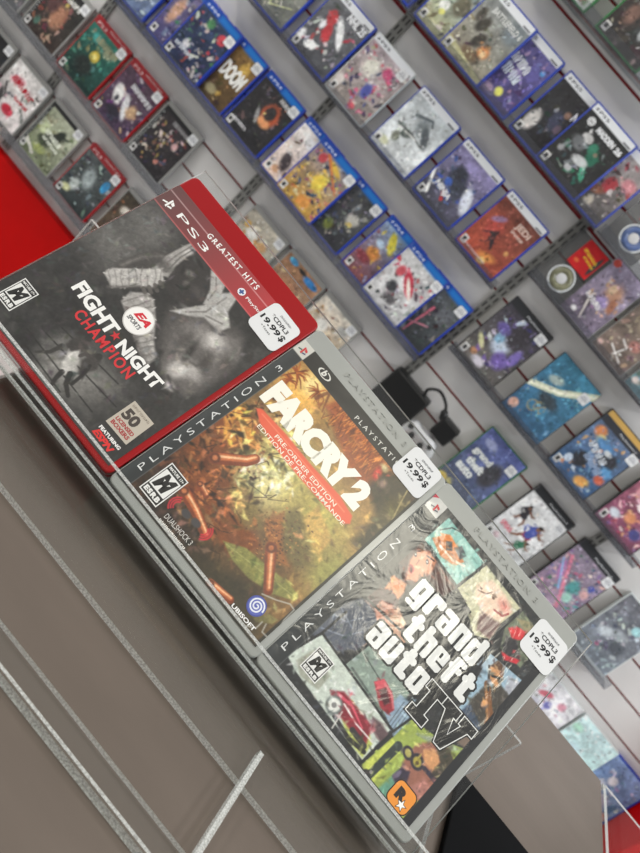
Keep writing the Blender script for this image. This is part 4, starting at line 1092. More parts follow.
# ------------------------------------------------------------------ covers on the wall
INK = {}
def wall_cover(w, h, seed, bg, blobs=(), clut=None, strokes=(), texts=(), strip=None, fade=None):
    """w,h in mm; blobs (u,v,ru,rv,rot,col[,soft]); texts (str,u,v,w,h,col[,rot]); all as fractions of the sheet"""
    c = Cover(w, h, 0.55, bg[0])
    if len(bg) > 1: c.grad(bg[0], bg[1], bg[2] if len(bg) > 2 else 90)
    c.noise(0.25, 26, seed)
    if clut:
        pal, n, bx, sz = clut
        c.clutter(seed + 7, pal, n, (bx[0] * w, bx[1] * w, bx[2] * h, bx[3] * h), sz)
    for b in blobs:
        c.blob(b[0] * w, b[1] * h, b[2] * w, b[3] * h, b[5], rot=b[4], soft=b[6] if len(b) > 6 else 0.55)
    for s in strokes:
        c.line([(a * w, b * h) for a, b in s[0]], s[1], s[2], soft=0.8, w1=s[3] if len(s) > 3 else None)
    c.shatter(seed + 50, int(w * h / 95), (0, w, 0, h * (.88 if strip else 1)), (1.6, 5.5), 7, 0.34)
    c.noise(0.14, 8, seed + 3)
    lum = c.img.mean(2, keepdims=True); c.img = c.img * .80 + lum * .20
    if strip == 'ps5':
        c.poly([(0, .895 * h), (w, .895 * h), (w, h + 1), (0, h + 1)], (226, 229, 234), soft=0.5)
        c.write('PS5', w * .14, h * .925, w * .24, h * .042, (70, 74, 82), bold=0.02, space=1.1)
        ps_logo(c, w * .075, h * .945, 6.5, ((40, 42, 48), (40, 42, 48), (40, 42, 48), 0))
        c.poly([(w * .80, .905 * h), (w * .97, .905 * h), (w * .97, .93 * h), (w * .80, .93 * h)], (60, 62, 68), soft=0.6)
    elif strip == 'ps4':
        c.poly([(0, .90 * h), (w, .90 * h), (w, h + 1), (0, h + 1)], (24, 74, 168), soft=0.5)
        c.poly([(w * .45, .90 * h), (w, .90 * h), (w, h + 1), (w * .45, h + 1)], (30, 118, 200), soft=6)
        c.write('PS4', w * .16, h * .925, w * .24, h * .042, (206, 216, 236), bold=0.02, space=1.1)
        ps_logo(c, w * .085, h * .945, 6.5, ((206, 216, 236), (206, 216, 236), (206, 216, 236), 0))
    elif strip == 'hits':
        c.poly([(0, .885 * h), (w, .885 * h), (w, h + 1), (0, h + 1)], (150, 42, 48), soft=0.5)
        c.write('PS3', w * .08, h * .905, w * .26, h * .05, (220, 190, 190), bold=0.0)
        c.write('GREATEST HITS', w * .40, h * .955, w * .5, h * .028, (226, 200, 200), bold=0.0)
    elif strip == 'ps3':
        c.poly([(0, 0), (w * .08, 0), (w * .08, h), (0, h)], (44, 46, 48), soft=0.5)
        c.write('PLAYSTATION 3', w * .06, h * .1, h * .78, w * .035, (190, 192, 192), rot=90, space=1.3)
        c.poly([(0, .93 * h), (w, .93 * h), (w, h + 1), (0, h + 1)], (40, 40, 42), soft=0.5)
    elif strip == 'ps2':
        c.poly([(0, .885 * h), (w, .885 * h), (w, h + 1), (0, h + 1)], (44, 46, 50), soft=0.6)
        c.write('PlayStation.2', w * .40, h * .915, w * .5, h * .035, (206, 208, 212), bold=0.01)
    elif strip == 'gold':
        c.poly([(0, .925 * h), (w, .925 * h), (w, h + 1), (0, h + 1)], (206, 166, 92), soft=0.5)
        c.poly([(0, .82 * h), (w, .82 * h), (w, .925 * h), (0, .925 * h)], (52, 54, 60), soft=0.5)
        c.write('PlayStation.2', w * .44, h * .855, w * .46, h * .032, (206, 208, 212), bold=0.01)
    elif strip == 'xbox':
        c.poly([(0, .91 * h), (w, .91 * h), (w, h + 1), (0, h + 1)], (86, 158, 72), soft=0.5)
    # small rating mark low on the left
    if strip:
        c.poly([(w * .03, h * .03), (w * .15, h * .03), (w * .15, h * .15), (w * .03, h * .15)], (222, 222, 220), soft=0.5)
        c.poly([(w * .055, h * .06), (w * .125, h * .06), (w * .125, h * .125), (w * .055, h * .125)], (50, 50, 52), soft=0.8)
    for t in texts:
        if isinstance(t[0], int):
            c.marks(t[0], t[1] * w, t[2] * h, t[3] * w, t[4] * h, t[5], rot=t[6] if len(t) > 6 else 0, z=0.15); continue
        c.write(t[0], t[1] * w, t[2] * h, t[3] * w, t[4] * h, t[5], rot=t[6] if len(t) > 6 else 0, bold=t[7] if len(t) > 7 else 0.03, z=0.15)
    return c

ex_w = Vector((1, 0, 0)); ey_w = Vector((0, math.sin(LN), math.cos(LN))); ez_w = Vector((0, -math.cos(LN), math.sin(LN)))
GROUP = {'a': 'game cases of the top row', 'b': 'game cases of the second row', 'c': 'game cases of the third row', 'p': 'blue game cases of the fourth row',
         'r': 'game cases of the fifth row', 'l': 'game cases of the lowest row at the far end', 'd': 'tall game cases below the disc sleeves', 'e': 'tall game cases behind the stand', 'f': 'pale game cases just above the counter', 's': 'game cases beside the disc sleeves'}
SIZES = {'bd': (136.5, 175, 13, 4.0), 'dvd': (136.5, 194, 14, 3.0), 'nsw': (105, 170, 11, 3.0)}
def sticker_small():
    if 'ss' not in INK:
        bm = bmesh.new(); lay = bm.verts.layers.float_color.new('ink')
        def lay_poly(pts, z, cc):
            vs = [bm.verts.new((a / 1000, b / 1000, z)) for a, b in pts]
            for v in vs: v[lay] = (*lin(cc), 1)
            bm.faces.new(vs)
        lay_poly(rounded_loop(25, 25, 3.5, 3), 0.0, (226, 228, 230))
        for k, (y, x0, x1, t) in enumerate(((19, 7, 17, 1.2), (15, 5, 20, 2.2), (9.5, 2.5, 22.5, 3.6), (5, 7, 15, 1.4))):
            lay_poly([(x0, y), (x1, y), (x1, y + t), (x0, y + t)], 0.00025, (176, 178, 184))
        me = bpy.data.meshes.new('price_sticker'); bm.to_mesh(me); bm.free(); me.materials.append(M['sticker']); INK['ss'] = me
    return INK['ss']

def wall_case(row, x, z, size, shell, label, cover, sticker=None, out=0.0, tilt=0.0, inset=(3, 3, 3, 3), category='game case'):
    w, h, d, r = SIZES[size]
    c, s = math.cos(tilt), math.sin(tilt)
    Mw = frame(Vector((x, WD - out, z + CZ)), ex_w * c + ey_w * s, ey_w * c - ex_w * s, ez_w) @ Matrix.Translation((w / 2000, 0, 0))
    root = make_case('game_case', Mw, w, h, d, r, M[shell], seg=3, bev=0.8)
    tag(root, label, category, GROUP[row])
    l, rr, b, t = inset
    cv = cover(w - l - rr, h - b - t)
    o = bpy.data.objects.new('cover_print', cv.build('cover_print', M['print_wall'])); link(o, root)
    o.location = ((l - w / 2) / 1000, b / 1000, 0.0004)
    if sticker:
        so_ = bpy.data.objects.new('price_sticker', sticker_small()); link(so_, root)
        so_.location = ((sticker[0] * w - w / 2 - 12.5) / 1000, (sticker[1] * h - 12.5) / 1000, 0.0010)
    return root
PS3I = (4, 4, 4, 13)   # clear strip along the top
BLUI = (4, 5, 5, 4)
def K(*a, **k):
    return lambda w, h: wall_cover(w, h, *a, **k)
ALL = (0.02, 0.98, 0.05, 0.85)
GR = [(70, 72, 74), (120, 122, 120), (40, 42, 44), (170, 168, 160)]
ST = (.87, .86)

# lowest row, far end
wall_case('l', -1.548, -.942, 'bd', 'shell_ps3', 'clear game case with an orange flash, left of the white and red cover',
          K(11, [(52, 54, 58), (34, 35, 38)], [(.7, .2, .25, .12, 30, (214, 132, 50)), (.5, .55, .3, .25, 0, (80, 82, 86))], (GR, 30, ALL, (3, 10)), strip='ps3'), ST, inset=PS3I)
wall_case('l', -1.395, -.942, 'bd', 'shell_ps3', 'clear game case with a white cover, red lettering and red blot',
          K(12, [(206, 198, 198), (222, 218, 216)], [(.55, .22, .20, .11, 0, (196, 30, 52), .4), (.2, .3, .1, .22, 20, (60, 58, 60)), (.3, .72, .25, .1, 20, (214, 120, 134))],
            ([(214, 160, 168), (226, 222, 220), (150, 146, 148), (90, 88, 90)], 26, (.05, .95, .3, .8), (3, 9)),
            strokes=[([(.12, .55), (.28, .38), (.2, .1)], 7, (56, 54, 56), 3), ([(.62, .6), (.7, .45), (.9, .5)], 5, (70, 68, 70), 2)],
            texts=[(6, .16, .66, .72, .11, (176, 26, 44), -6), (6, .5, .44, .4, .07, (176, 26, 44))]), ST, inset=PS3I)
wall_case('l', -1.24, -.942, 'bd', 'shell_ps3', 'clear game case with a pale green cover and a dark crouching soldier shape',
          K(13, [(92, 104, 70), (206, 212, 186), 60], [(.62, .62, .12, .2, -20, (44, 52, 44), .4), (.42, .42, .22, .16, 30, (56, 64, 50), .5), (.25, .55, .15, .14, 0, (196, 210, 160)), (.45, .22, .25, .1, 10, (150, 162, 90))],
            ([(110, 120, 80), (190, 198, 164), (70, 78, 58)], 34, ALL, (3, 9)),
            strokes=[([(.08, .2), (.4, .08)], 9, (206, 204, 196)), ([(.5, .6), (.75, .38)], 6, (40, 48, 40), 3)], texts=[(6, .3, .50, .5, .09, (226, 232, 218), -3), (7, .34, .40, .5, .06, (226, 232, 218), -3)], strip='ps3'), ST, inset=PS3I)
wall_case('l', -1.076, -.942, 'bd', 'shell_redw', 'red game case with a gray cover and a blue round mark, lowest row far end',
          K(14, [(48, 56, 58), (84, 92, 94)], [(.45, .55, .2, .25, 20, (150, 164, 166)), (.3, .3, .15, .15, 0, (176, 186, 184)), (.2, .16, .16, .08, 10, (206, 210, 150)), (.84, .66, .10, .13, 0, (40, 140, 206), .3)],
            ([(120, 134, 136), (70, 80, 82), (180, 190, 190), (44, 50, 52)], 46, ALL, (2, 9)), strip='hits'), ST)
wall_case('l', -.915, -.942, 'bd', 'shell_ps3', 'clear brown and yellow game case, half hidden behind the boxing case',
          K(15, [(96, 72, 52), (70, 62, 52)], [(.8, .8, .12, .14, 0, (214, 186, 60)), (.3, .7, .2, .12, 0, (222, 214, 200))], ([(176, 110, 60), (60, 48, 40), (120, 60, 70), (206, 180, 150)], 40, ALL, (3, 9))), None, inset=PS3I)

# fifth row
wall_case('r', -1.592, -.700, 'bd', 'shell_ps3', 'clear game case at the top left corner of the view, its white label just showing',
          K(21, [(90, 92, 96), (60, 60, 64)], (), (GR, 30, ALL, (3, 9))), ST, inset=PS3I)
wall_case('r', -1.438, -.700, 'bd', 'shell_ps3', 'clear game case with a dark brown fighter cover, left of the teal underwater cover',
          K(22, [(58, 46, 42), (50, 54, 52)], [(.55, .5, .25, .3, 20, (166, 112, 84)), (.3, .6, .2, .2, 0, (92, 60, 60)), (.55, .75, .06, .05, 0, (206, 190, 80)), (.25, .2, .1, .1, 0, (70, 110, 96))],
            ([(150, 96, 76), (70, 50, 50), (196, 160, 130), (40, 40, 42), (140, 60, 62)], 52, (.05, .8, .1, .85), (3, 10)), texts=[(5, .46, .80, .4, .09, (226, 226, 222), 0)], strip='ps3'), ST, inset=PS3I)
wall_case('r', -1.285, -.700, 'bd', 'shell_redw', 'red game case with a teal underwater cover and a yellow glow',
          K(23, [(22, 40, 38), (40, 130, 112), 80], [(.52, .52, .14, .12, 0, (226, 196, 60), .4), (.52, .52, .07, .06, 0, (240, 226, 120)), (.45, .3, .3, .2, 0, (34, 44, 42)), (.3, .75, .15, .1, 0, (56, 160, 150)), (.7, .7, .2, .1, 0, (130, 140, 110))],
            ([(36, 110, 96), (28, 60, 56), (70, 150, 130), (130, 130, 90)], 40, ALL, (3, 10)), texts=[(8, .30, .70, .62, .11, (150, 150, 120))], strip='hits'), ST)
wall_case('r', -1.134, -.700, 'bd', 'shell_redw', 'red game case with a purple cover and a white armoured figure',
          K(24, [(66, 48, 74), (90, 66, 84)], [(.25, .45, .15, .2, 30, (226, 226, 224), .4), (.55, .38, .1, .26, 30, (214, 216, 220), .4), (.28, .38, .06, .07, 0, (60, 60, 70)), (.72, .4, .16, .16, 0, (190, 150, 110)), (.1, .1, .08, .07, 0, (226, 190, 50)), (.4, .2, .25, .1, 0, (44, 42, 56))],
            ([(110, 60, 120), (200, 196, 196), (60, 56, 84), (180, 140, 110)], 34, ALL, (3, 9)), texts=[(11, .35, .66, .6, .09, (226, 228, 232), -4)], strip='hits'), ST)
wall_case('r', -.985, -.700, 'bd', 'shell_ps3', 'clear game case with a dark cover of many small fighters, above the boxing case',
          K(25, [(42, 40, 44), (54, 48, 52)], [(.72, .62, .1, .08, 20, (222, 170, 170))], ([(190, 120, 100), (214, 196, 190), (110, 60, 66), (60, 66, 90), (180, 150, 80), (40, 38, 40)], 80, (.1, .9, .08, .8), (2.5, 8)),
            texts=[(8, .36, .84, .45, .07, (150, 150, 152))], strip='ps3'), ST, inset=PS3I)
wall_case('r', -.627, -.700, 'bd', 'shell_ps3', 'clear game case with a pale many coloured cover, behind the red case on the stand',
          K(26, [(150, 138, 120), (190, 182, 164)], [(.35, .7, .2, .12, 0, (236, 234, 228)), (.7, .66, .15, .1, 0, (206, 150, 90)), (.15, .75, .1, .08, 0, (216, 160, 70))], ([(206, 180, 130), (150, 96, 76), (230, 226, 214), (110, 120, 110), (206, 140, 60)], 60, ALL, (3, 9))), ST, inset=PS3I)
wall_case('r', -.477, -.700, 'bd', 'shell_ps3', 'clear game case with a brown cover and bright blue band, past the red case',
          K(27, [(140, 104, 76), (170, 120, 84)], [(.45, .6, .3, .15, 0, (186, 120, 76)), (.2, .94, .14, .06, 0, (60, 150, 210), .3), (.75, .90, .24, .07, 0, (40, 130, 214), .3), (.48, .93, .14, .05, 0, (50, 46, 44))],
            ([(196, 140, 90), (120, 76, 54), (214, 180, 140), (90, 70, 60)], 50, (.05, .95, .05, .82), (3, 9))), None, inset=PS3I)
wall_case('r', -.332, -.700, 'bd', 'shell_ps3', 'clear game case with an orange and white cover, end of its row beside bare wall',
          K(28, [(196, 150, 96), (226, 218, 204)], [(.4, .62, .2, .18, 0, (238, 234, 226)), (.25, .45, .15, .14, 0, (226, 150, 50)), (.7, .45, .14, .18, 0, (120, 76, 54)), (.8, .8, .18, .1, 0, (176, 176, 172))], ([(222, 150, 70), (236, 230, 220), (130, 84, 60)], 40, ALL, (3, 9))), ST, inset=PS3I)

# fourth row: blue cases
B = 'shell_blue'
NAVY = [(36, 48, 96), (120, 130, 150), (190, 60, 64), (60, 130, 90), (206, 200, 190), (70, 60, 110), (30, 34, 52)]
wall_case('p', -1.297, -.451, 'bd', B, 'blue game case with a pale snowy cover, cut by the top of the view',
          K(31, [(90, 110, 150), (150, 170, 200)], [(.6, .3, .2, .2, 0, (226, 230, 236)), (.3, .2, .15, .1, 0, (70, 60, 70))], ([(206, 214, 226), (80, 96, 140), (120, 90, 90)], 40, ALL, (3, 9)), strip='ps4'), None, inset=BLUI)
wall_case('p', -1.145, -.451, 'bd', B, 'blue game case showing a slice of purple crowd cover, under the hero crowd case',
          K(32, [(70, 66, 120), (110, 100, 140)], [(.2, .5, .15, .3, 0, (200, 150, 120))], (NAVY, 60, ALL, (3, 8)), strip='ps4'), None, inset=BLUI)
wall_case('p', -1.072, -.451, 'bd', B, 'blue game case with a dark crowd of costumed fighters and a large white label',
          K(33, [(30, 40, 72), (44, 62, 96)], [(.78, .74, .13, .10, -20, (214, 56, 70), .35), (.3, .32, .12, .1, 0, (206, 206, 210)), (.4, .78, .12, .1, 0, (70, 140, 84))], (NAVY, 110, ALL, (2.5, 8)),
            texts=[(7, .1, .20, .5, .06, (200, 206, 214))], strip='ps4'), (.88, .80), out=.0155, inset=BLUI)
wall_case('p', -.980, -.451, 'bd', B, 'blue game case with white block letters on a brown and gold cover',
          K(34, [(58, 44, 30), (150, 110, 50), 70], [(.75, .7, .16, .14, 0, (206, 160, 60)), (.5, .15, .2, .1, 0, (150, 140, 100))], ([(90, 66, 36), (180, 130, 60), (48, 40, 32), (120, 90, 50)], 60, ALL, (3, 9)),
            texts=[('DOOM', .36, .40, .58, .26, (226, 226, 222), 0, .06)], strip='ps4'), (.87, .84), inset=BLUI)
wall_case('p', -.836, -.451, 'bd', B, 'blue game case with a glowing orange ring on a black cover',
          K(35, [(38, 38, 42), (46, 44, 46)], [(.62, .56, .25, .22, 0, (206, 84, 46), .45), (.62, .42, .2, .1, 0, (236, 150, 90), .5), (.60, .58, .15, .14, 0, (48, 44, 46), .4), (.42, .42, .06, .16, 30, (150, 150, 150), .5)],
            ([(60, 60, 64), (90, 88, 88), (36, 36, 40)], 26, ALL, (2, 7)), texts=[(9, .55, .80, .4, .07, (206, 206, 206), -4), (9, .08, .12, .4, .05, (206, 206, 210))], strip='ps4'), (.87, .84), inset=BLUI)
ANIME = [(236, 196, 60), (226, 130, 50), (60, 70, 130), (206, 196, 190), (150, 60, 110), (50, 50, 70), (190, 60, 60), (240, 226, 150)]
wall_case('p', -.683, -.451, 'bd', B, 'blue game case with a white and peach cover, half covered by the yellow crowd case',
          K(36, [(226, 196, 180), (232, 230, 230)], [(.3, .3, .14, .2, 20, (70, 60, 66), .5), (.25, .12, .12, .08, 0, (214, 160, 120)), (.4, .75, .2, .12, 0, (236, 236, 238))], ([(222, 190, 170), (70, 76, 100), (236, 232, 230), (90, 60, 60)], 24, ALL, (3, 8)), strip='ps4'), None, inset=BLUI)
wall_case('p', -.614, -.451, 'bd', B, 'blue game case with a bright yellow and orange crowd cover',
          K(37, [(206, 150, 50), (120, 120, 150), 90], [(.55, .5, .2, .22, 0, (240, 206, 60), .6), (.6, .15, .2, .12, 0, (236, 150, 60)), (.6, .8, .25, .06, -20, (236, 190, 60)), (.25, .78, .12, .1, 0, (206, 60, 70))], (ANIME, 110, ALL, (2.5, 8)),
            strokes=[([(.3, .88), (.95, .55)], 8, (226, 120, 50), 3)], strip='ps4'), (.90, .84), out=.0155, inset=BLUI)
wall_case('p', -.515, -.451, 'bd', B, 'blue game case with gray soldiers, between the yellow crowd and racing covers',
          K(38, [(48, 50, 56), (84, 86, 88)], [(.45, .2, .14, .12, 0, (110, 120, 50)), (.75, .5, .2, .12, 30, (176, 174, 166)), (.75, .42, .1, .05, 20, (206, 176, 90))], (GR + [(60, 66, 110), (150, 150, 140)], 70, ALL, (2.5, 8)), strip='ps4'), (.88, .84), inset=BLUI)
wall_case('p', -.362, -.451, 'bd', B, 'blue game case with a yellow banner on a sky cover, beside the racing car cover',
          K(39, [(120, 56, 60), (120, 170, 214), 80], [(.42, .72, .10, .2, 35, (222, 206, 50), .3), (.3, .42, .2, .14, 0, (214, 130, 50)), (.2, .28, .25, .1, 0, (136, 50, 60)), (.25, .6, .15, .08, 0, (170, 196, 222))], ([(206, 120, 50), (150, 60, 60), (226, 190, 70), (150, 180, 210)], 30, ALL, (3, 8)), strip='ps4'), None, inset=BLUI)
wall_case('p', -.275, -.451, 'bd', B, 'blue game case with red and white racing cars on its cover',
          K(40, [(186, 186, 188), (206, 206, 208)], [(.55, .55, .12, .25, 50, (214, 40, 66), .4), (.62, .5, .05, .22, 50, (240, 226, 214), .4), (.25, .6, .12, .12, 0, (206, 70, 84)), (.35, .35, .16, .12, 0, (60, 62, 68)), (.5, .2, .2, .1, 0, (90, 88, 92)), (.15, .35, .1, .1, 0, (220, 220, 222))],
            ([(226, 226, 228), (60, 60, 66), (206, 60, 80), (150, 150, 154)], 60, ALL, (2.5, 8)), strip='ps4'), (.90, .82), out=.0155, inset=BLUI)
wall_case('p', -.186, -.451, 'bd', B, 'blue game case with a black cover slashed by pink streaks, right end of its row',
          K(41, [(44, 50, 54), (92, 96, 102), 60], [(.75, .65, .2, .2, 0, (96, 100, 108))], ([(60, 70, 72), (130, 132, 136), (34, 36, 40)], 40, ALL, (3, 9)), strokes=[([(.5, .6), (.42, .05)], 7, (214, 90, 116), 3), ([(.7, .35), (.35, .2)], 5, (200, 110, 130), 2)], strip='ps4'), (.87, .84), inset=BLUI)

# third row
wall_case('c', -1.004, -.203, 'bd', B, 'blue game case with pale lime curves on its cover, beside the hockey player cover',
          K(51, [(104, 108, 104), (150, 152, 140)], [(.4, .3, .2, .15, 0, (190, 196, 150))], ([(120, 124, 118), (190, 190, 170), (80, 84, 84)], 30, ALL, (3, 9)), strokes=[([(.2, .5), (.5, .12), (.9, .3)], 5, (206, 214, 150), 2), ([(.3, .6), (.7, .2)], 4, (222, 222, 206), 2)], strip='ps5'), None, inset=BLUI)
wall_case('c', -.843, -.203, 'bd', B, 'blue game case with a red and white hockey player cover',
          K(52, [(70, 72, 78), (110, 112, 118)], [(.3, .66, .14, .14, 20, (206, 56, 62), .45), (.42, .46, .12, .18, 20, (206, 50, 58), .45), (.25, .5, .08, .1, 0, (220, 222, 226)), (.62, .58, .09, .28, 42, (232, 234, 236), .4), (.35, .18, .18, .08, 20, (236, 238, 238), .4), (.08, .2, .1, .1, 0, (222, 224, 226))],
            ([(60, 62, 70), (150, 152, 160), (200, 200, 204), (180, 60, 66)], 40, ALL, (3, 8)), texts=[('NHL 25', .50, .78, .46, .12, (230, 232, 236), -3, .05)], strip='ps5'), None, inset=BLUI)
wall_case('c', -.699, -.203, 'bd', 'shell_white', 'clear game case with a white, pink and purple crowd cover',
          K(53, [(150, 140, 132), (176, 160, 168)], [(.35, .62, .22, .2, 0, (222, 220, 206), .6), (.6, .36, .12, .14, 0, (70, 80, 170), .5), (.66, .72, .16, .1, -30, (214, 70, 120)), (.1, .2, .12, .1, 0, (214, 206, 200)), (.6, .08, .1, .06, 0, (236, 80, 100))],
            ([(90, 80, 150), (214, 90, 130), (226, 220, 214), (60, 56, 90), (190, 170, 150), (200, 60, 90)], 80, ALL, (2.5, 8)), strip='ps5'), (.84, .85), inset=(2, 2, 3, 2))
wall_case('c', -.532, -.203, 'bd', B, 'blue game case with a pale misty cover and a long dark sword',
          K(54, [(214, 220, 222), (190, 200, 206)], [(.55, .62, .2, .2, 0, (126, 136, 140), .7), (.72, .55, .10, .2, 40, (84, 92, 98), .5), (.4, .40, .16, .08, 20, (90, 100, 96), .5), (.3, .28, .1, .1, 20, (120, 124, 108)), (.2, .12, .15, .08, 0, (206, 210, 170))],
            None, strokes=[([(.16, .44), (.5, .46), (.8, .42)], 6, (92, 98, 96), 3), ([(.2, .4), (.6, .44)], 2.4, (236, 236, 230)), ([(.3, .68), (.6, .78), (.7, .7)], 9, (96, 106, 112), 3)], strip='ps5'), None, inset=(3, 5, 3, 3))
wall_case('c', -.371, -.203, 'bd', B, 'blue game case with a dark blue warrior under a lilac sky',
          K(55, [(60, 62, 72), (150, 140, 200), 80], [(.42, .56, .22, .22, 20, (52, 56, 70), .5), (.6, .45, .2, .18, 0, (58, 62, 78), .5), (.35, .42, .1, .08, 30, (50, 90, 190), .5), (.85, .42, .14, .26, 30, (214, 222, 240), .5), (.5, .78, .3, .1, 0, (160, 150, 212))],
            ([(40, 46, 60), (70, 78, 110), (50, 84, 170), (90, 90, 110)], 44, (.1, .8, .25, .75), (3, 8)), strokes=[([(-.02, .42), (.2, .1)], 6, (236, 238, 236), 8), ([(.42, .28), (.5, .18)], 8, (190, 40, 44))],
            texts=[('NINJA', .18, .25, .42, .11, (216, 218, 222), -8, .05)], strip='ps5'), None, inset=BLUI)
wall_case('c', -.211, -.203, 'bd', B, 'blue game case with a lone dark figure on a red and orange cover',
          K(56, [(190, 70, 46), (112, 62, 52), 70], [(.3, .5, .26, .26, 0, (190, 66, 56), .8), (.62, .14, .28, .1, 20, (232, 140, 60), .7), (.6, .06, .12, .06, 20, (246, 206, 110)), (.25, .62, .2, .06, 40, (150, 110, 150)), (.45, .36, .05, .16, 40, (54, 38, 44), .4), (.38, .44, .1, .04, 30, (60, 44, 50), .4), (.82, .38, .06, .05, 0, (214, 150, 80))],
            None, strokes=[([(.42, .5), (.40, .3), (.3, .22)], 5, (50, 36, 42), 2), ([(.44, .42), (.56, .24)], 5, (50, 36, 42), 2), ([(.38, .48), (.2, .34)], 3, (60, 44, 50), 2)],
            texts=[('JEDI', .54, .68, .34, .12, (222, 196, 184), 0, .03), (8, .56, .62, .30, .04, (222, 196, 184)), (12, .10, .05, .6, .03, (210, 190, 190))], strip='ps5'), None, inset=BLUI)

# second row
wall_case('b', -.815, .048, 'bd', B, 'blue game case with a speckled blue cover at the top edge, beside the tan cover',
          K(61, [(60, 70, 110), (90, 110, 120)], (), ([(60, 90, 150), (110, 130, 90), (170, 180, 190)], 40, ALL, (3, 8)), strip='ps5'), None, inset=BLUI)
wall_case('b', -.659, .048, 'bd', B, 'blue game case with a pale tan cover and yellow sticker, under the explosion cover',
          K(62, [(176, 172, 120), (140, 176, 200), 85], [(.25, .35, .12, .1, 20, (232, 234, 228), .4), (.3, .27, .08, .05, 20, (226, 226, 110), .4), (.5, .5, .2, .2, 0, (110, 106, 84))], ([(130, 124, 100), (90, 86, 72), (190, 184, 150), (214, 210, 190)], 60, ALL, (3, 8)), strip='ps5'), None, inset=BLUI)
wall_case('b', -.567, .048, 'bd', B, 'blue game case with marching soldiers and an orange explosion on a gray cover',
          K(63, [(150, 140, 116), (130, 140, 146), 80], [(.66, .32, .16, .12, 20, (226, 140, 76), .6), (.68, .30, .07, .07, 0, (250, 210, 150)), (.30, .55, .12, .16, -20, (70, 66, 58), .5), (.45, .38, .12, .16, -20, (66, 62, 56), .5), (.15, .62, .10, .14, 0, (86, 82, 72), .5), (.5, .18, .25, .1, 0, (120, 96, 70)), (.8, .75, .25, .2, 0, (116, 128, 134)), (.12, .05, .3, .06, 0, (196, 190, 140))],
            ([(86, 80, 70), (60, 58, 52), (140, 130, 110)], 30, (.05, .7, .15, .6), (2.5, 7)), strokes=[([(.1, .7), (.3, .45)], 3, (60, 58, 52)), ([(.02, .13), (.95, .02)], 14, (186, 182, 130))], texts=[('BATTLEFIELD 6', .24, .74, .70, .085, (220, 222, 220), 0, .02)], strip='ps5'), None, out=.0155, inset=BLUI)
wall_case('b', -.474, .048, 'bd', B, 'blue game case with a purple cartoon cover and jagged white lettering',
          K(64, [(70, 60, 120), (96, 90, 160)], [(.6, .16, .1, .08, 20, (226, 226, 90), .4), (.78, .62, .2, .16, 0, (90, 84, 160)), (.9, .72, .06, .05, 0, (60, 150, 220)), (.2, .2, .15, .15, 0, (160, 130, 170)), (.4, .1, .15, .08, 0, (190, 160, 190))], ([(110, 96, 170), (60, 56, 110), (150, 140, 190), (180, 140, 180)], 50, ALL, (3, 9)),
            texts=[(5, .30, .56, .42, .13, (222, 226, 230), -6, .07), (4, .32, .38, .40, .14, (206, 216, 226), -6, .07)], strip='ps5'), None, inset=BLUI)
wall_case('b', -.321, .048, 'bd', B, 'blue game case with a dark hockey cover, partly under the football case',
          K(65, [(40, 40, 44), (48, 48, 52)], [(.5, .45, .18, .2, 30, (60, 64, 90), .5), (.55, .62, .08, .07, 0, (150, 110, 90)), (.16, .25, .16, .22, 0, (200, 196, 192)), (.6, .4, .08, .1, 0, (110, 90, 110))], ([(70, 74, 100), (40, 42, 52), (160, 160, 166)], 26, (.25, .8, .2, .65), (2.5, 7)),
            texts=[('NHL', .62, .60, .30, .13, (228, 230, 234), 0, .05)], strip='ps5'), None, inset=BLUI)
def badge_cover(c0, big=True):
    def f(w, h):
        c = c0(w, h)
        c.disc(.17 * w, .79 * h, 9.5, (226, 228, 230), 0.15); c.disc(.17 * w, .79 * h, 7.4, (60, 60, 64), 0.2); c.disc(.17 * w, .79 * h, 6.6, (226, 228, 230), 0.25)
        c.write('EA', .17 * w - 4.2, .79 * h - 2.4, 8.4, 4.8, (60, 60, 64), z=0.3, bold=0.04, shear=.3)
        return c
    return f
wall_case('b', -.227, .048, 'bd', B, 'blue game case with a green shirted football player on a black cover',
          badge_cover(K(66, [(44, 44, 46), (40, 42, 44)], [(.66, .48, .14, .13, 0, (32, 110, 84), .4), (.55, .58, .1, .1, 0, (46, 130, 100), .4), (.72, .30, .06, .18, 40, (60, 170, 130), .4), (.35, .62, .14, .08, 0, (196, 196, 196), .4), (.3, .5, .2, .1, -20, (110, 114, 118), .5), (.55, .36, .2, .08, 10, (200, 204, 206), .4), (.5, .2, .1, .06, 0, (190, 192, 196)), (.15, .3, .08, .06, 0, (150, 152, 156)), (.66, .55, .05, .04, 0, (150, 110, 90))],
            ([(60, 62, 66), (140, 146, 150), (36, 38, 40), (40, 120, 90)], 40, (.05, .8, .1, .65), (2.5, 8)), texts=[('MADDEN', .34, .745, .42, .085, (226, 228, 232), 0, .06), ('26', .80, .745, .15, .085, (226, 228, 232), 0, .06)], strip='ps5')), None, out=.0155, inset=BLUI)
wall_case('b', -.150, .048, 'bd', B, 'blue game case with a red jersey player, its left part under the football case',
          K(67, [(70, 66, 66), (190, 180, 180), 80], [(.6, .45, .14, .14, 0, (186, 50, 60), .4), (.7, .40, .05, .06, 0, (226, 220, 220)), (.55, .14, .12, .1, 0, (206, 196, 176)), (.5, .3, .2, .08, 20, (150, 90, 66)), (.85, .62, .2, .12, 0, (214, 130, 140)), (.35, .08, .1, .06, 0, (200, 160, 90))], ([(180, 60, 70), (90, 80, 78), (214, 200, 196), (60, 56, 58)], 50, ALL, (2.5, 8)), strip='ps5'), None, inset=BLUI)

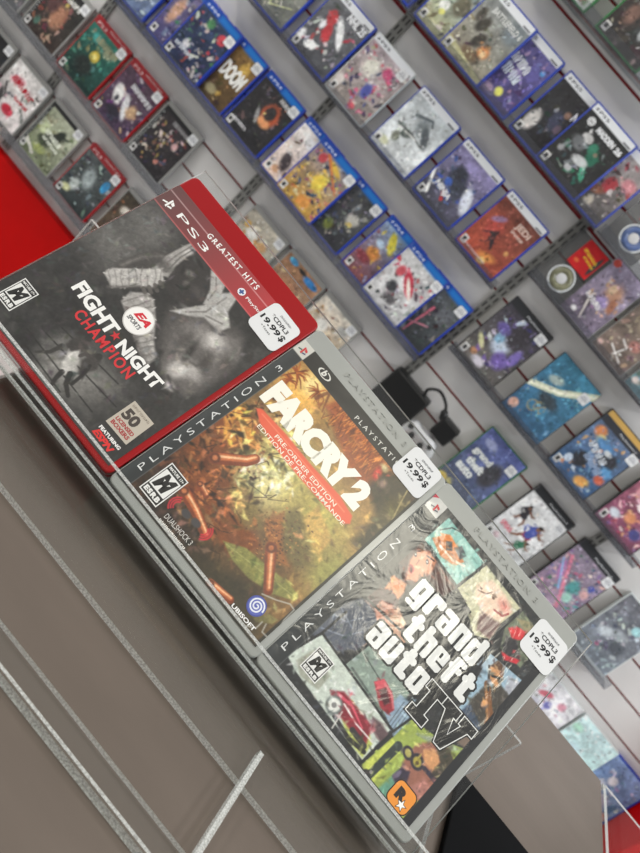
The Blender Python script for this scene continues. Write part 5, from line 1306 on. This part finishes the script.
# top row
wall_case('a', -.523, .303, 'bd', 'shell_green', 'green game case with a pale cover, cut by the top edge of the view',
          K(71, [(196, 204, 196), (150, 190, 160)], (), ([(226, 226, 222), (110, 160, 120), (190, 120, 120)], 40, ALL, (3, 9)), strip='xbox'), None, inset=(5, 5, 5, 5))
wall_case('a', -.351, .303, 'bd', 'shell_green', 'green game case with a dark cover of a pale armoured fighter, top right corner',
          K(72, [(54, 50, 48), (76, 66, 62)], [(.5, .6, .2, .2, 20, (150, 130, 116), .6), (.25, .4, .16, .2, 0, (130, 96, 84)), (.6, .3, .2, .14, 0, (60, 64, 66)), (.62, .32, .08, .1, 20, (176, 180, 184))], ([(120, 110, 104), (60, 56, 54), (176, 160, 150), (44, 44, 46)], 70, ALL, (2.5, 9)), strip='xbox'), None, inset=(5, 5, 5, 5))

# beside the disc sleeves
wall_case('s', .068, -.118, 'nsw', 'shell_ps3', 'slim game case with a lilac cover of golden armoured figures and a red corner tab',
          K(81, [(96, 84, 104), (196, 180, 214), 75], [(.6, .62, .3, .22, 0, (206, 150, 120), .7), (.5, .66, .12, .1, 0, (226, 190, 150)), (.78, .5, .12, .16, 20, (190, 120, 90)), (.55, .45, .2, .12, 0, (160, 140, 200)), (.1, .93, .11, .06, 0, (226, 74, 60), .25), (.3, .3, .2, .1, 0, (80, 70, 84)), (.25, .12, .1, .05, 0, (226, 224, 226))],
            ([(206, 160, 130), (150, 120, 160), (226, 206, 190), (110, 90, 120)], 50, (.2, .95, .3, .8), (2.5, 7)), strokes=[([(.3, .36), (.5, .08)], 6, (214, 206, 200), 3)], texts=[(5, .16, .36, .5, .08, (226, 224, 226), -8)]), None, inset=(2, 2, 2, 2))
wall_case('s', .183, -.118, 'nsw', 'shell_ps3', 'slim game case with a faded brown cover and white brush marks',
          K(82, [(110, 92, 84), (150, 132, 118)], [(.5, .7, .3, .2, 0, (170, 150, 128)), (.1, .1, .1, .06, 0, (220, 180, 170)), (.7, .4, .2, .1, 0, (190, 120, 110))], ([(170, 150, 124), (120, 100, 92), (200, 180, 150)], 40, ALL, (2.5, 8)), strokes=[([(.4, .35), (.6, .3), (.5, .12)], 4, (230, 226, 222)), ([(.3, .2), (.75, .1)], 4, (230, 226, 222))]), None, inset=(2, 2, 2, 2))
wall_case('s', .301, -.118, 'nsw', 'shell_ps3', 'slim game case with a teal cover at the right edge of the view',
          K(83, [(90, 130, 140), (130, 140, 140)], [(.12, .12, .12, .07, 0, (222, 206, 200))], ([(110, 160, 166), (150, 140, 130), (80, 100, 110)], 40, ALL, (2.5, 8))), None, inset=(2, 2, 2, 2))

# tall cases
KB = 'shell_black'
wall_case('d', -.010, -.368, 'dvd', KB, 'tall black game case with a purple dragon cover',
          K(91, [(110, 106, 100), (58, 54, 70), 85], [(.5, .45, .26, .18, 20, (190, 206, 230), .6), (.38, .5, .12, .1, 0, (120, 170, 206), .5), (.62, .66, .26, .2, 0, (62, 58, 66), .4), (.7, .3, .2, .16, 30, (112, 88, 176), .5), (.3, .62, .2, .1, 0, (96, 82, 160)), (.85, .45, .12, .2, 0, (120, 100, 190)), (.45, .1, .2, .08, 0, (206, 200, 214)), (.25, .15, .1, .06, 0, (190, 130, 90)), (.2, .3, .22, .05, -35, (206, 206, 150))],
            ([(110, 90, 180), (70, 60, 120), (200, 206, 226), (60, 56, 66)], 46, (.1, .95, .15, .85), (3, 9)), strokes=[([(.5, .95), (.52, .8)], 4, (150, 130, 206), 2), ([(.75, .95), (.72, .8)], 4, (150, 130, 206), 2)], strip='ps2'), (.87, .86), inset=(3, 3, 3, 3))
wall_case('d', .167, -.368, 'dvd', KB, 'tall game case with a blue cover crossed by a pale light beam',
          K(92, [(44, 84, 122), (60, 140, 176), 80], [(.3, .70, .2, .08, 20, (170, 190, 186)), (.5, .45, .3, .12, 0, (52, 66, 76), .6), (.6, .3, .14, .1, 0, (60, 130, 170)), (.12, .12, .11, .08, 0, (214, 160, 140), .3), (.25, .3, .2, .1, 0, (48, 110, 150))],
            ([(60, 120, 160), (40, 80, 116), (100, 170, 196)], 40, ALL, (3, 9)), strokes=[([(-.05, .42), (.5, .62), (1.05, .96)], 15, (206, 214, 180), 18), ([(-.05, .42), (.5, .62), (1.05, .96)], 5, (240, 240, 214), 7)] + [([(.38 + .1 * math.cos(t), .28 + .07 * math.sin(t)) for t in [k * .5 for k in range(13)]], 2.6, (166, 146, 96)), ([(.5 + .1 * math.cos(t), .32 + .06 * math.sin(t * 2)) for t in [k * .5 for k in range(13)]], 2.2, (166, 146, 96))]), (.86, .80), inset=(1.5, 1.5, 1.5, 1.5))
wall_case('d', .343, -.368, 'dvd', KB, 'tall black game case with a blue comic cover and a gold strip on top',
          K(93, [(50, 90, 140), (96, 116, 150)], [(.18, .72, .16, .1, 20, (226, 130, 70), .5), (.3, .66, .12, .08, 0, (236, 206, 120)), (.7, .12, .2, .09, 20, (236, 160, 70), .5), (.88, .3, .14, .08, 0, (214, 90, 60)), (.35, .30, .18, .14, 0, (44, 46, 54), .4), (.72, .52, .2, .16, 0, (46, 48, 56), .4), (.45, .64, .3, .08, 0, (70, 130, 190)), (.85, .42, .16, .1, 0, (80, 150, 210)), (.2, .2, .09, .07, 0, (190, 206, 226), .3), (.6, .6, .12, .05, 0, (200, 206, 210))],
            ([(60, 110, 170), (200, 206, 214), (40, 44, 54), (110, 150, 190), (226, 150, 80)], 50, (.05, .95, .08, .78), (3, 8)), texts=[(8, .22, .50, .5, .10, (206, 212, 220), -12, .05), (6, .34, .36, .5, .11, (150, 170, 200), -12, .06)], strip='gold'), (.93, .77), inset=(3, 3, 3, 3))
wall_case('d', .517, -.368, 'dvd', KB, 'tall black game case with a pink cover of big bubbly letters',
          K(94, [(120, 60, 90), (206, 110, 130), 80], [(.25, .62, .2, .1, 0, (226, 150, 160)), (.2, .2, .16, .08, 0, (206, 214, 226)), (.45, .3, .16, .1, 0, (226, 140, 90)), (.75, .2, .16, .1, 0, (70, 70, 140))], ([(226, 130, 150), (180, 60, 90), (240, 190, 190), (90, 80, 150), (230, 160, 110)], 70, ALL, (3, 8)),
            texts=[('SIMS', .34, .44, .8, .26, (240, 226, 226), -4, .09)], strip='ps2'), None, inset=(3, 3, 3, 3))

# behind the stand
wall_case('e', .205, -.618, 'dvd', 'shell_green', 'tall green game case with white block lettering under a blue sky, beside the power adapter',
          K(101, [(70, 80, 96), (96, 110, 190), 75], [(.7, .55, .25, .26, 0, (66, 66, 74), .5), (.25, .84, .2, .08, 0, (150, 160, 206)), (.12, .06, .14, .08, 0, (214, 180, 70), .4), (.3, .1, .1, .06, 0, (206, 190, 100)), (.5, .14, .3, .08, 0, (80, 90, 120))], ([(80, 88, 120), (60, 62, 72), (110, 120, 180)], 20, ALL, (3, 9)),
            texts=[('grand', .10, .58, .46, .13, (216, 220, 218), 0, .05), ('theft', .16, .44, .42, .12, (216, 220, 218), 0, .05), ('auto', .10, .30, .40, .12, (216, 220, 218), 0, .05)]), (.86, .80), inset=(2, 4, 2, 3))
def player(u, v, s, shirt, shorts, skin, lean=0.0):
    """strokes of a running player: (points, width, ink, end width)"""
    f = lambda a, b: (u + s * (a + lean * b), v + s * b * .72)
    k = 135 * s
    return [([f(-.12, -.02), f(-.2, -.22), f(-.34, -.36)], .13 * k, skin, .07 * k), ([f(.1, -.02), f(.2, -.24), f(.12, -.46)], .13 * k, skin, .08 * k),
            ([f(-.05, .0), f(.06, .0)], .26 * k, shorts, .26 * k), ([f(0, .06), f(0, .34)], .28 * k, shirt, .34 * k),
            ([f(-.14, .34), f(-.3, .2), f(-.22, .08)], .11 * k, shirt, .07 * k), ([f(.14, .34), f(.32, .24), f(.44, .3)], .11 * k, skin, .07 * k),
            ([f(0, .42), f(.01, .50)], .15 * k, skin, .15 * k), ([f(-.01, .53), f(.03, .55)], .12 * k, (40, 32, 30), .11 * k)]
wall_case('e', .392, -.618, 'dvd', KB, 'tall game case with football players on a white cover, behind the collage case',
          K(102, [(208, 210, 212), (224, 226, 228)], [(.25, .12, .1, .06, 0, (216, 180, 190))], None,
            strokes=player(.28, .56, .42, (48, 46, 54), (60, 58, 66), (130, 86, 66), -.2) + player(.62, .42, .55, (66, 84, 176), (150, 50, 84), (136, 90, 68), .2) + player(.66, .22, .36, (44, 118, 84), (52, 130, 92), (140, 96, 72), .5),
            texts=[(5, .10, .26, .28, .08, (206, 90, 110), 0, .04)], strip='ps2'), (.87, .80), inset=(2, 3, 3, 3))
wall_case('e', .566, -.618, 'dvd', KB, 'tall black game case with a busy pink and teal arcade cover',
          K(103, [(150, 120, 150), (140, 130, 150)], [(.62, .46, .16, .14, 0, (70, 150, 150), .5), (.85, .62, .08, .06, 0, (60, 80, 190), .4), (.85, .5, .12, .08, 0, (226, 170, 170)), (.2, .5, .1, .2, 30, (180, 110, 170)), (.7, .3, .14, .1, 0, (150, 206, 190))], ([(206, 90, 120), (70, 150, 160), (60, 70, 110), (226, 180, 170), (120, 90, 160), (230, 210, 200), (60, 120, 90)], 120, ALL, (2, 6)),
            strokes=[([(.12, .72), (.72, .12)], 9, (226, 120, 150)), ([(.05, .62), (.45, .3)], 5, (130, 170, 226))], strip='ps2'), (.90, .84), inset=(3, 3, 3, 3))
wall_case('e', .742, -.618, 'dvd', 'shell_white', 'tall pale game case with a gray blue wolf pack cover, at the right edge',
          K(104, [(120, 130, 142), (110, 112, 122)], [(.66, .72, .12, .08, 0, (150, 206, 212), .3), (.5, .5, .3, .1, 20, (150, 158, 166)), (.3, .4, .2, .1, 20, (186, 196, 204)), (.4, .2, .06, .03, 0, (206, 110, 150), .4), (.85, .9, .2, .06, 0, (150, 140, 190)), (.7, .35, .2, .12, 0, (84, 90, 100))], ([(110, 118, 130), (170, 180, 190), (80, 86, 96), (200, 208, 214)], 50, (.1, .95, .1, .75), (3, 9))), None, inset=(3, 3, 8, 3))

# just above the counter
wall_case('f', .811, -.918, 'dvd', 'shell_white', 'tall pale game case with a white cover and pink marks, above the counter edge',
          K(111, [(214, 214, 222), (226, 226, 232)], [(.3, .75, .2, .06, 30, (214, 90, 110), .5), (.7, .80, .12, .08, 20, (226, 150, 170)), (.5, .66, .1, .08, 0, (110, 110, 190), .5), (.3, .55, .14, .1, 0, (190, 190, 206))], ([(226, 190, 200), (190, 196, 214), (150, 150, 170), (236, 236, 240)], 40, ALL, (3, 8))), (.86, .86), inset=(2, 2, 2, 2))
wall_case('f', .955, -.918, 'dvd', 'shell_white', 'tall game case with a plain pale mint cover, above the counter edge',
          K(112, [(176, 226, 220), (196, 232, 236)], [(.4, .5, .3, .2, 0, (190, 220, 232), .9), (.1, .8, .2, .1, 0, (170, 226, 200), .8)], None), None, inset=(2, 2, 2, 2))
wall_case('f', 1.086, -.918, 'dvd', B, 'tall blue game case with white cloud shapes, against the red end panel',
          K(113, [(96, 140, 190), (120, 150, 206)], [(.3, .5, .2, .16, 0, (206, 214, 232), .6), (.6, .4, .2, .12, 0, (180, 176, 206), .6), (.7, .2, .12, .08, 0, (96, 70, 110), .5), (.4, .7, .14, .1, 0, (226, 226, 236)), (.85, .4, .1, .14, 0, (40, 96, 150)), (.9, .25, .1, .1, 0, (214, 150, 130), .4)], ([(206, 210, 230), (90, 130, 180), (160, 150, 190), (70, 100, 150)], 50, ALL, (3, 8))), None, inset=(3, 6, 3, 5))

# ledges that carry them
ledge(-1.72, -1.300, -.942, 'clear ledge under the white and red cover at the lower far end')
ledge(-1.270, -.690, -.942, 'clear ledge under the pale green soldier cover')
ledge(-1.72, -1.300, -.700, 'clear ledge under the brown fighter cover at the top left')
ledge(-1.297, -.690, -.700, 'clear ledge under the teal underwater cover')
ledge(-.655, -.190, -.700, 'clear ledge behind the red case on the stand')
ledge(-1.31, -.690, -.451, 'clear ledge under the glowing orange ring cover', .046)
ledge(-.688, -.045, -.451, 'clear ledge under the racing car cover', .046)
ledge(-1.05, -.703, -.203, 'clear ledge under the hockey player cover')
ledge(-.7015, -.060, -.203, 'clear ledge under the pale sword cover')
ledge(-.86, -.682, .048, 'clear ledge at the top edge, left of the tan cover', .046)
ledge(-.664, -.012, .048, 'clear ledge under the football covers', .046)
ledge(-.56, -.05, .303, 'clear ledge under the green cases in the top right corner')
ledge(-.035, .41, -.118, 'clear ledge under the two disc sleeves and slim cases')
ledge(-.008, .40, .052, 'clear ledge under the cut off disc sleeve at the right edge')
ledge(-.020, .67, -.368, 'clear ledge under the purple dragon cover')
ledge(.19, .89, -.618, 'clear ledge under the pink arcade cover')
ledge(.79, 1.222, -.918, 'clear ledge under the pale mint cover, above the counter edge')

# ------------------------------------------------------------------ open disc sleeves
def disc_sleeve(x, z, label, ring):
    Mw = frame(Vector((x, WD - .001, z + CZ)), ex_w, ey_w, ez_w) @ Matrix.Translation((.052, 0, 0))
    root = empty('disc_sleeve', Mw); tag(root, label, 'disc sleeve', 'clear disc sleeves')
    bm = bmesh.new()
    bm_loft(bm, [([(a / 1000 - .052, b / 1000) for a, b in rounded_loop(104, 150, 4, 4, i)], zz) for zz, i in ((-.006, .6), (-.0055, 0), (-.0005, 0), (0, .6))])
    link(bpy.data.objects.new('sleeve_body', mesh_from_bm('sleeve_body', bm, M['sleeve'])), root)
    c = Cover(62, 70, .5, (196, 24, 30)); c.noise(.15, 20, 5)
    c.marks(9, 8, 42, 46, 8, (236, 196, 50), rot=-8, z=.15); c.marks(8, 20, 30, 36, 6, (236, 196, 50), rot=-8, z=.15); c.blob(14, 16, 9, 6, (226, 110, 60)); c.blob(54, 35, 6, 30, (60, 58, 60), soft=.3)
    o = bpy.data.objects.new('paper_insert', c.build('paper_insert', M['print_wall'])); link(o, root); o.location = (-.020, .078, .0004); tag(o, 'red paper insert with yellow lettering')
    # small disc in its plastic caddy: ring, window, hub
    prof = [(.006, .0015), (.006, .0032), (.0125, .0036), (.0135, .0030)]
    def ring_mesh(nm, prof, mat, seg=40):
        bm = bmesh.new(); rows = []
        for r, zz in prof: rows.append([bm.verts.new((r * math.cos(math.tau * k / seg), r * math.sin(math.tau * k / seg), zz)) for k in range(seg)])
        for a, b in zip(rows, rows[1:]):
            for k in range(seg): f = bm.faces.new((a[k], a[(k + 1) % seg], b[(k + 1) % seg], b[k])); f.smooth = True
        return mesh_from_bm(nm, bm, mat)
    dsk = bpy.data.objects.new('mini_disc', ring_mesh('mini_disc', [(.0125, .0008), (.0125, .0030), (.0275, .0030), (.0275, .0008)], ring)); link(dsk, root); dsk.location = (.006, .042, 0)
    link(bpy.data.objects.new('hub', ring_mesh('hub', [(.0005, .0034), (.0110, .0036), (.0122, .0032), (.0122, .0010)], M['white_plastic'])), dsk)
    link(bpy.data.objects.new('caddy_rim', ring_mesh('caddy_rim', [(.0280, .0008), (.0280, .0040), (.0295, .0044), (.0318, .0040), (.0325, .0008)], M['caddy'])), dsk)
    return root
M['sleeve'] = clear_mat('sleeve_plastic', (.82, .82, .82), .1, haze=.3, hazecol=(110, 112, 112))
M['caddy'] = pbr('pale_caddy_plastic', (206, 210, 212), .3, coat=.4)
M['disc_blue'] = pbr('blue_disc_label', (84, 104, 150), .3, var=.25, vscale=60)
M['disc_gray'] = pbr('gray_disc_label', (120, 120, 96), .25, var=.35, vscale=60)
disc_sleeve(-.033, -.118, 'clear disc sleeve with a gray disc and a whole red insert', M['disc_gray'])
disc_sleeve(.000, .052, 'clear disc sleeve with a blue disc, cut by the right edge of the view', M['disc_blue'])

# ------------------------------------------------------------------ black power adapter and a white pad hanging on the bare wall
ad = empty('power_adapter', Matrix.Translation((.02, WY, -.60 + CZ))); tag(ad, 'black power adapter with a looped cord hanging on the bare gray wall', 'power adapter')
def hang(name, b, mat, bev): return at_world(box_obj(name, *b, mat, None, bevel=bev), ad)
hang('brick', (-.062, .062, WY - .052, WY - .009, -.628 + CZ, -.508 + CZ), M['black_plastic'], .006)
hang('plug', (.112, .168, WY - .045, WY - .006, -.556 + CZ, -.500 + CZ), M['black_plastic'], .005)
def tube(name, pts, r, mat, parent, seg=10):
    bm = bmesh.new(); rows = []
    P_ = [Vector(p) for p in pts]
    for i, p in enumerate(P_):
        t = (P_[min(i + 1, len(P_) - 1)] - P_[max(i - 1, 0)]).normalized()
        u = t.orthogonal().normalized() if i == 0 else (u - t * u.dot(t)).normalized()
        v = t.cross(u); rr = r[i] if isinstance(r, (list, tuple)) else r
        rows.append([bm.verts.new(p + (u * math.cos(math.tau * k / seg) + v * math.sin(math.tau * k / seg)) * rr) for k in range(seg)])
    for a, b in zip(rows, rows[1:]):
        for k in range(seg): f = bm.faces.new((a[k], a[(k + 1) % seg], b[(k + 1) % seg], b[k])); f.smooth = True
    bm.faces.new(rows[0]); bm.faces.new(list(reversed(rows[-1])))
    return at_world(bpy.data.objects.new(name, mesh_from_bm(name, bm, mat)), parent)
def spline(pts, n=8):
    out = []
    P_ = [Vector(p) for p in pts]
    for i in range(len(P_) - 1):
        p0, p1, p2, p3 = P_[max(i - 1, 0)], P_[i], P_[i + 1], P_[min(i + 2, len(P_) - 1)]
        for k in range(n):
            t = k / n
            out.append(0.5 * ((2 * p1) + (p2 - p0) * t + (2 * p0 - 5 * p1 + 4 * p2 - p3) * t * t + (3 * p1 - p0 - 3 * p2 + p3) * t ** 3))
    out.append(P_[-1]); return out
cy = WY - .03
cord = tube('cord', spline([(.045, cy, -.52 + CZ), (.030, cy - .004, -.492 + CZ), (.052, cy - .006, -.470 + CZ), (.085, cy - .006, -.478 + CZ), (.106, cy, -.500 + CZ), (.122, cy, -.522 + CZ), (.132, cy, -.530 + CZ)]), .0042, M['black_plastic'], ad)
COL.objects.link(cord)
fer = tube('ferrite_bead', [(.098, cy - .001, -.492 + CZ), (.101, cy, -.496 + CZ), (.112, cy, -.512 + CZ), (.114, cy + .001, -.516 + CZ)], [.006, .010, .010, .006], M['black_plastic'], ad, 14)
COL.objects.link(fer)
pad = empty('game_controller', Matrix.Translation((.11, WY, -.60 + CZ))); tag(pad, 'white game pad hanging on the wall below the black power adapter plug', 'game controller')
def skin(name, verts, edges, radii, mat, parent, sub=2):
    me = bpy.data.meshes.new(name); me.from_pydata(verts, edges, []); 
    o = bpy.data.objects.new(name, me); COL.objects.link(o)
    m = o.modifiers.new('skin', 'SKIN'); s = o.modifiers.new('sub', 'SUBSURF'); s.levels = s.render_levels = sub
    for v, r in zip(me.skin_vertices[0].data, radii): v.radius = (r, r)
    me.skin_vertices[0].data[0].use_root = True
    dg = bpy.context.evaluated_depsgraph_get(); nm = bpy.data.meshes.new_from_object(o.evaluated_get(dg))
    o.modifiers.clear(); o.data = nm; nm.materials.clear(); nm.materials.append(mat)
    for p in nm.polygons: p.use_smooth = True
    return at_world(o, parent)
py = WY - .033
skin('shell', [(.11, py, -.590 + CZ), (.075, py, -.578 + CZ), (.145, py, -.578 + CZ), (.055, py - .004, -.615 + CZ), (.165, py - .004, -.615 + CZ), (.11, py, -.572 + CZ)], [(0, 1), (0, 2), (1, 3), (2, 4), (0, 5)], [.020, .022, .022, .013, .013, .014], M['white_plastic'], pad)
def puck(name, x, z, r, mat):
    bm = bmesh.new(); bmesh.ops.create_cone(bm, cap_ends=True, segments=24, radius1=r * .8, radius2=r, depth=.010, matrix=Matrix.Translation((x, WY - .058, z + CZ)) @ Matrix.Rotation(math.radians(90), 4, 'X'))
    o = bpy.data.objects.new(name, mesh_from_bm(name, bm, mat)); COL.objects.link(o); return at_world(o, pad)
puck('thumb_stick', .093, -.594, .0085, M['black_plastic']); puck('thumb_stick', .127, -.594, .0085, M['black_plastic'])
puck('direction_button', .074, -.578, .008, M['black_plastic']); puck('action_button', .146, -.578, .007, M['black_plastic'])

# ------------------------------------------------------------------ light: ceiling panels and the shop's own bounce
def panel(name, x, y, z, sx_, sy_, power, col=(1, .97, .92)):
    l = bpy.data.lights.new(name, 'AREA'); l.shape = 'RECTANGLE'; l.size = sx_; l.size_y = sy_; l.energy = power; l.color = col
    o = bpy.data.objects.new(name, l); COL.objects.link(o); o.location = (x, y, z + CZ)
    return o
LZ = 1.55
panel('ceiling_panel', .22, -.22, LZ, .75, .32, 10, (1, .95, .78))
for x_, p_, c_ in ((-2.6, 62, (1, .97, .93)), (2.6, 84, (.95, .97, 1))):
    panel('ceiling_panel', x_, .55, LZ, .45, 1.6, p_, c_)
    panel('ceiling_panel', x_ * .55, 1.10, LZ, .9, .30, 13, c_)
panel('ceiling_panel', .1, -1.5, LZ, 1.2, .30, 3)
# the shop around: bright ceiling, dimmer fittings and floor
wd = bpy.data.worlds.new('shop_air'); scene.world = wd; wd.use_nodes = True
wn = wd.node_tree; bg = wn.nodes['Background']
tcw = wn.nodes.new('ShaderNodeTexCoord'); sep = wn.nodes.new('ShaderNodeSeparateXYZ'); rmp = wn.nodes.new('ShaderNodeValToRGB')
wn.links.new(tcw.outputs['Generated'], sep.inputs[0])
mrw = wn.nodes.new('ShaderNodeMapRange'); mrw.inputs['From Min'].default_value = -1; mrw.inputs['From Max'].default_value = 1
wn.links.new(sep.outputs['Z'], mrw.inputs['Value']); wn.links.new(mrw.outputs['Result'], rmp.inputs['Fac'])
rmp.color_ramp.elements[0].position = 0.35; rmp.color_ramp.elements[0].color = (.22, .21, .20, 1)
rmp.color_ramp.elements[1].position = 0.80; rmp.color_ramp.elements[1].color = (.92, .90, .87, 1)
wn.links.new(rmp.outputs['Color'], bg.inputs['Color']); bg.inputs['Strength'].default_value = .55

# ------------------------------------------------------------------ camera
YAW, PITCHC, ROLL = -.0399, .3895, .8669
fwd = Vector((math.sin(YAW) * math.cos(PITCHC), math.cos(YAW) * math.cos(PITCHC), -math.sin(PITCHC)))
right = Vector((math.cos(YAW), -math.sin(YAW), 0)); up = right.cross(fwd)
cx_ = right * math.cos(ROLL) + up * math.sin(ROLL); cyv = -right * math.sin(ROLL) + up * math.cos(ROLL)
cam = bpy.data.cameras.new('camera'); co = bpy.data.objects.new('camera', cam); COL.objects.link(co)
co.matrix_world = frame(Vector((0, 0, CZ)), cx_, cyv, -fwd)
cam.sensor_fit = 'VERTICAL'; cam.sensor_height = 24.0; cam.lens = 768.0 / 853.0 * 24.0
cam.clip_start = .02; cam.clip_end = 50
cam.dof.use_dof = True; cam.dof.focus_distance = .47; cam.dof.aperture_fstop = 9.5
scene.camera = co
vs = scene.view_settings
vs.view_transform = 'Standard'; vs.look = 'None'; vs.exposure = 0.0; vs.gamma = 1.0; vs.use_curve_mapping = False
bpy.context.view_layer.update()
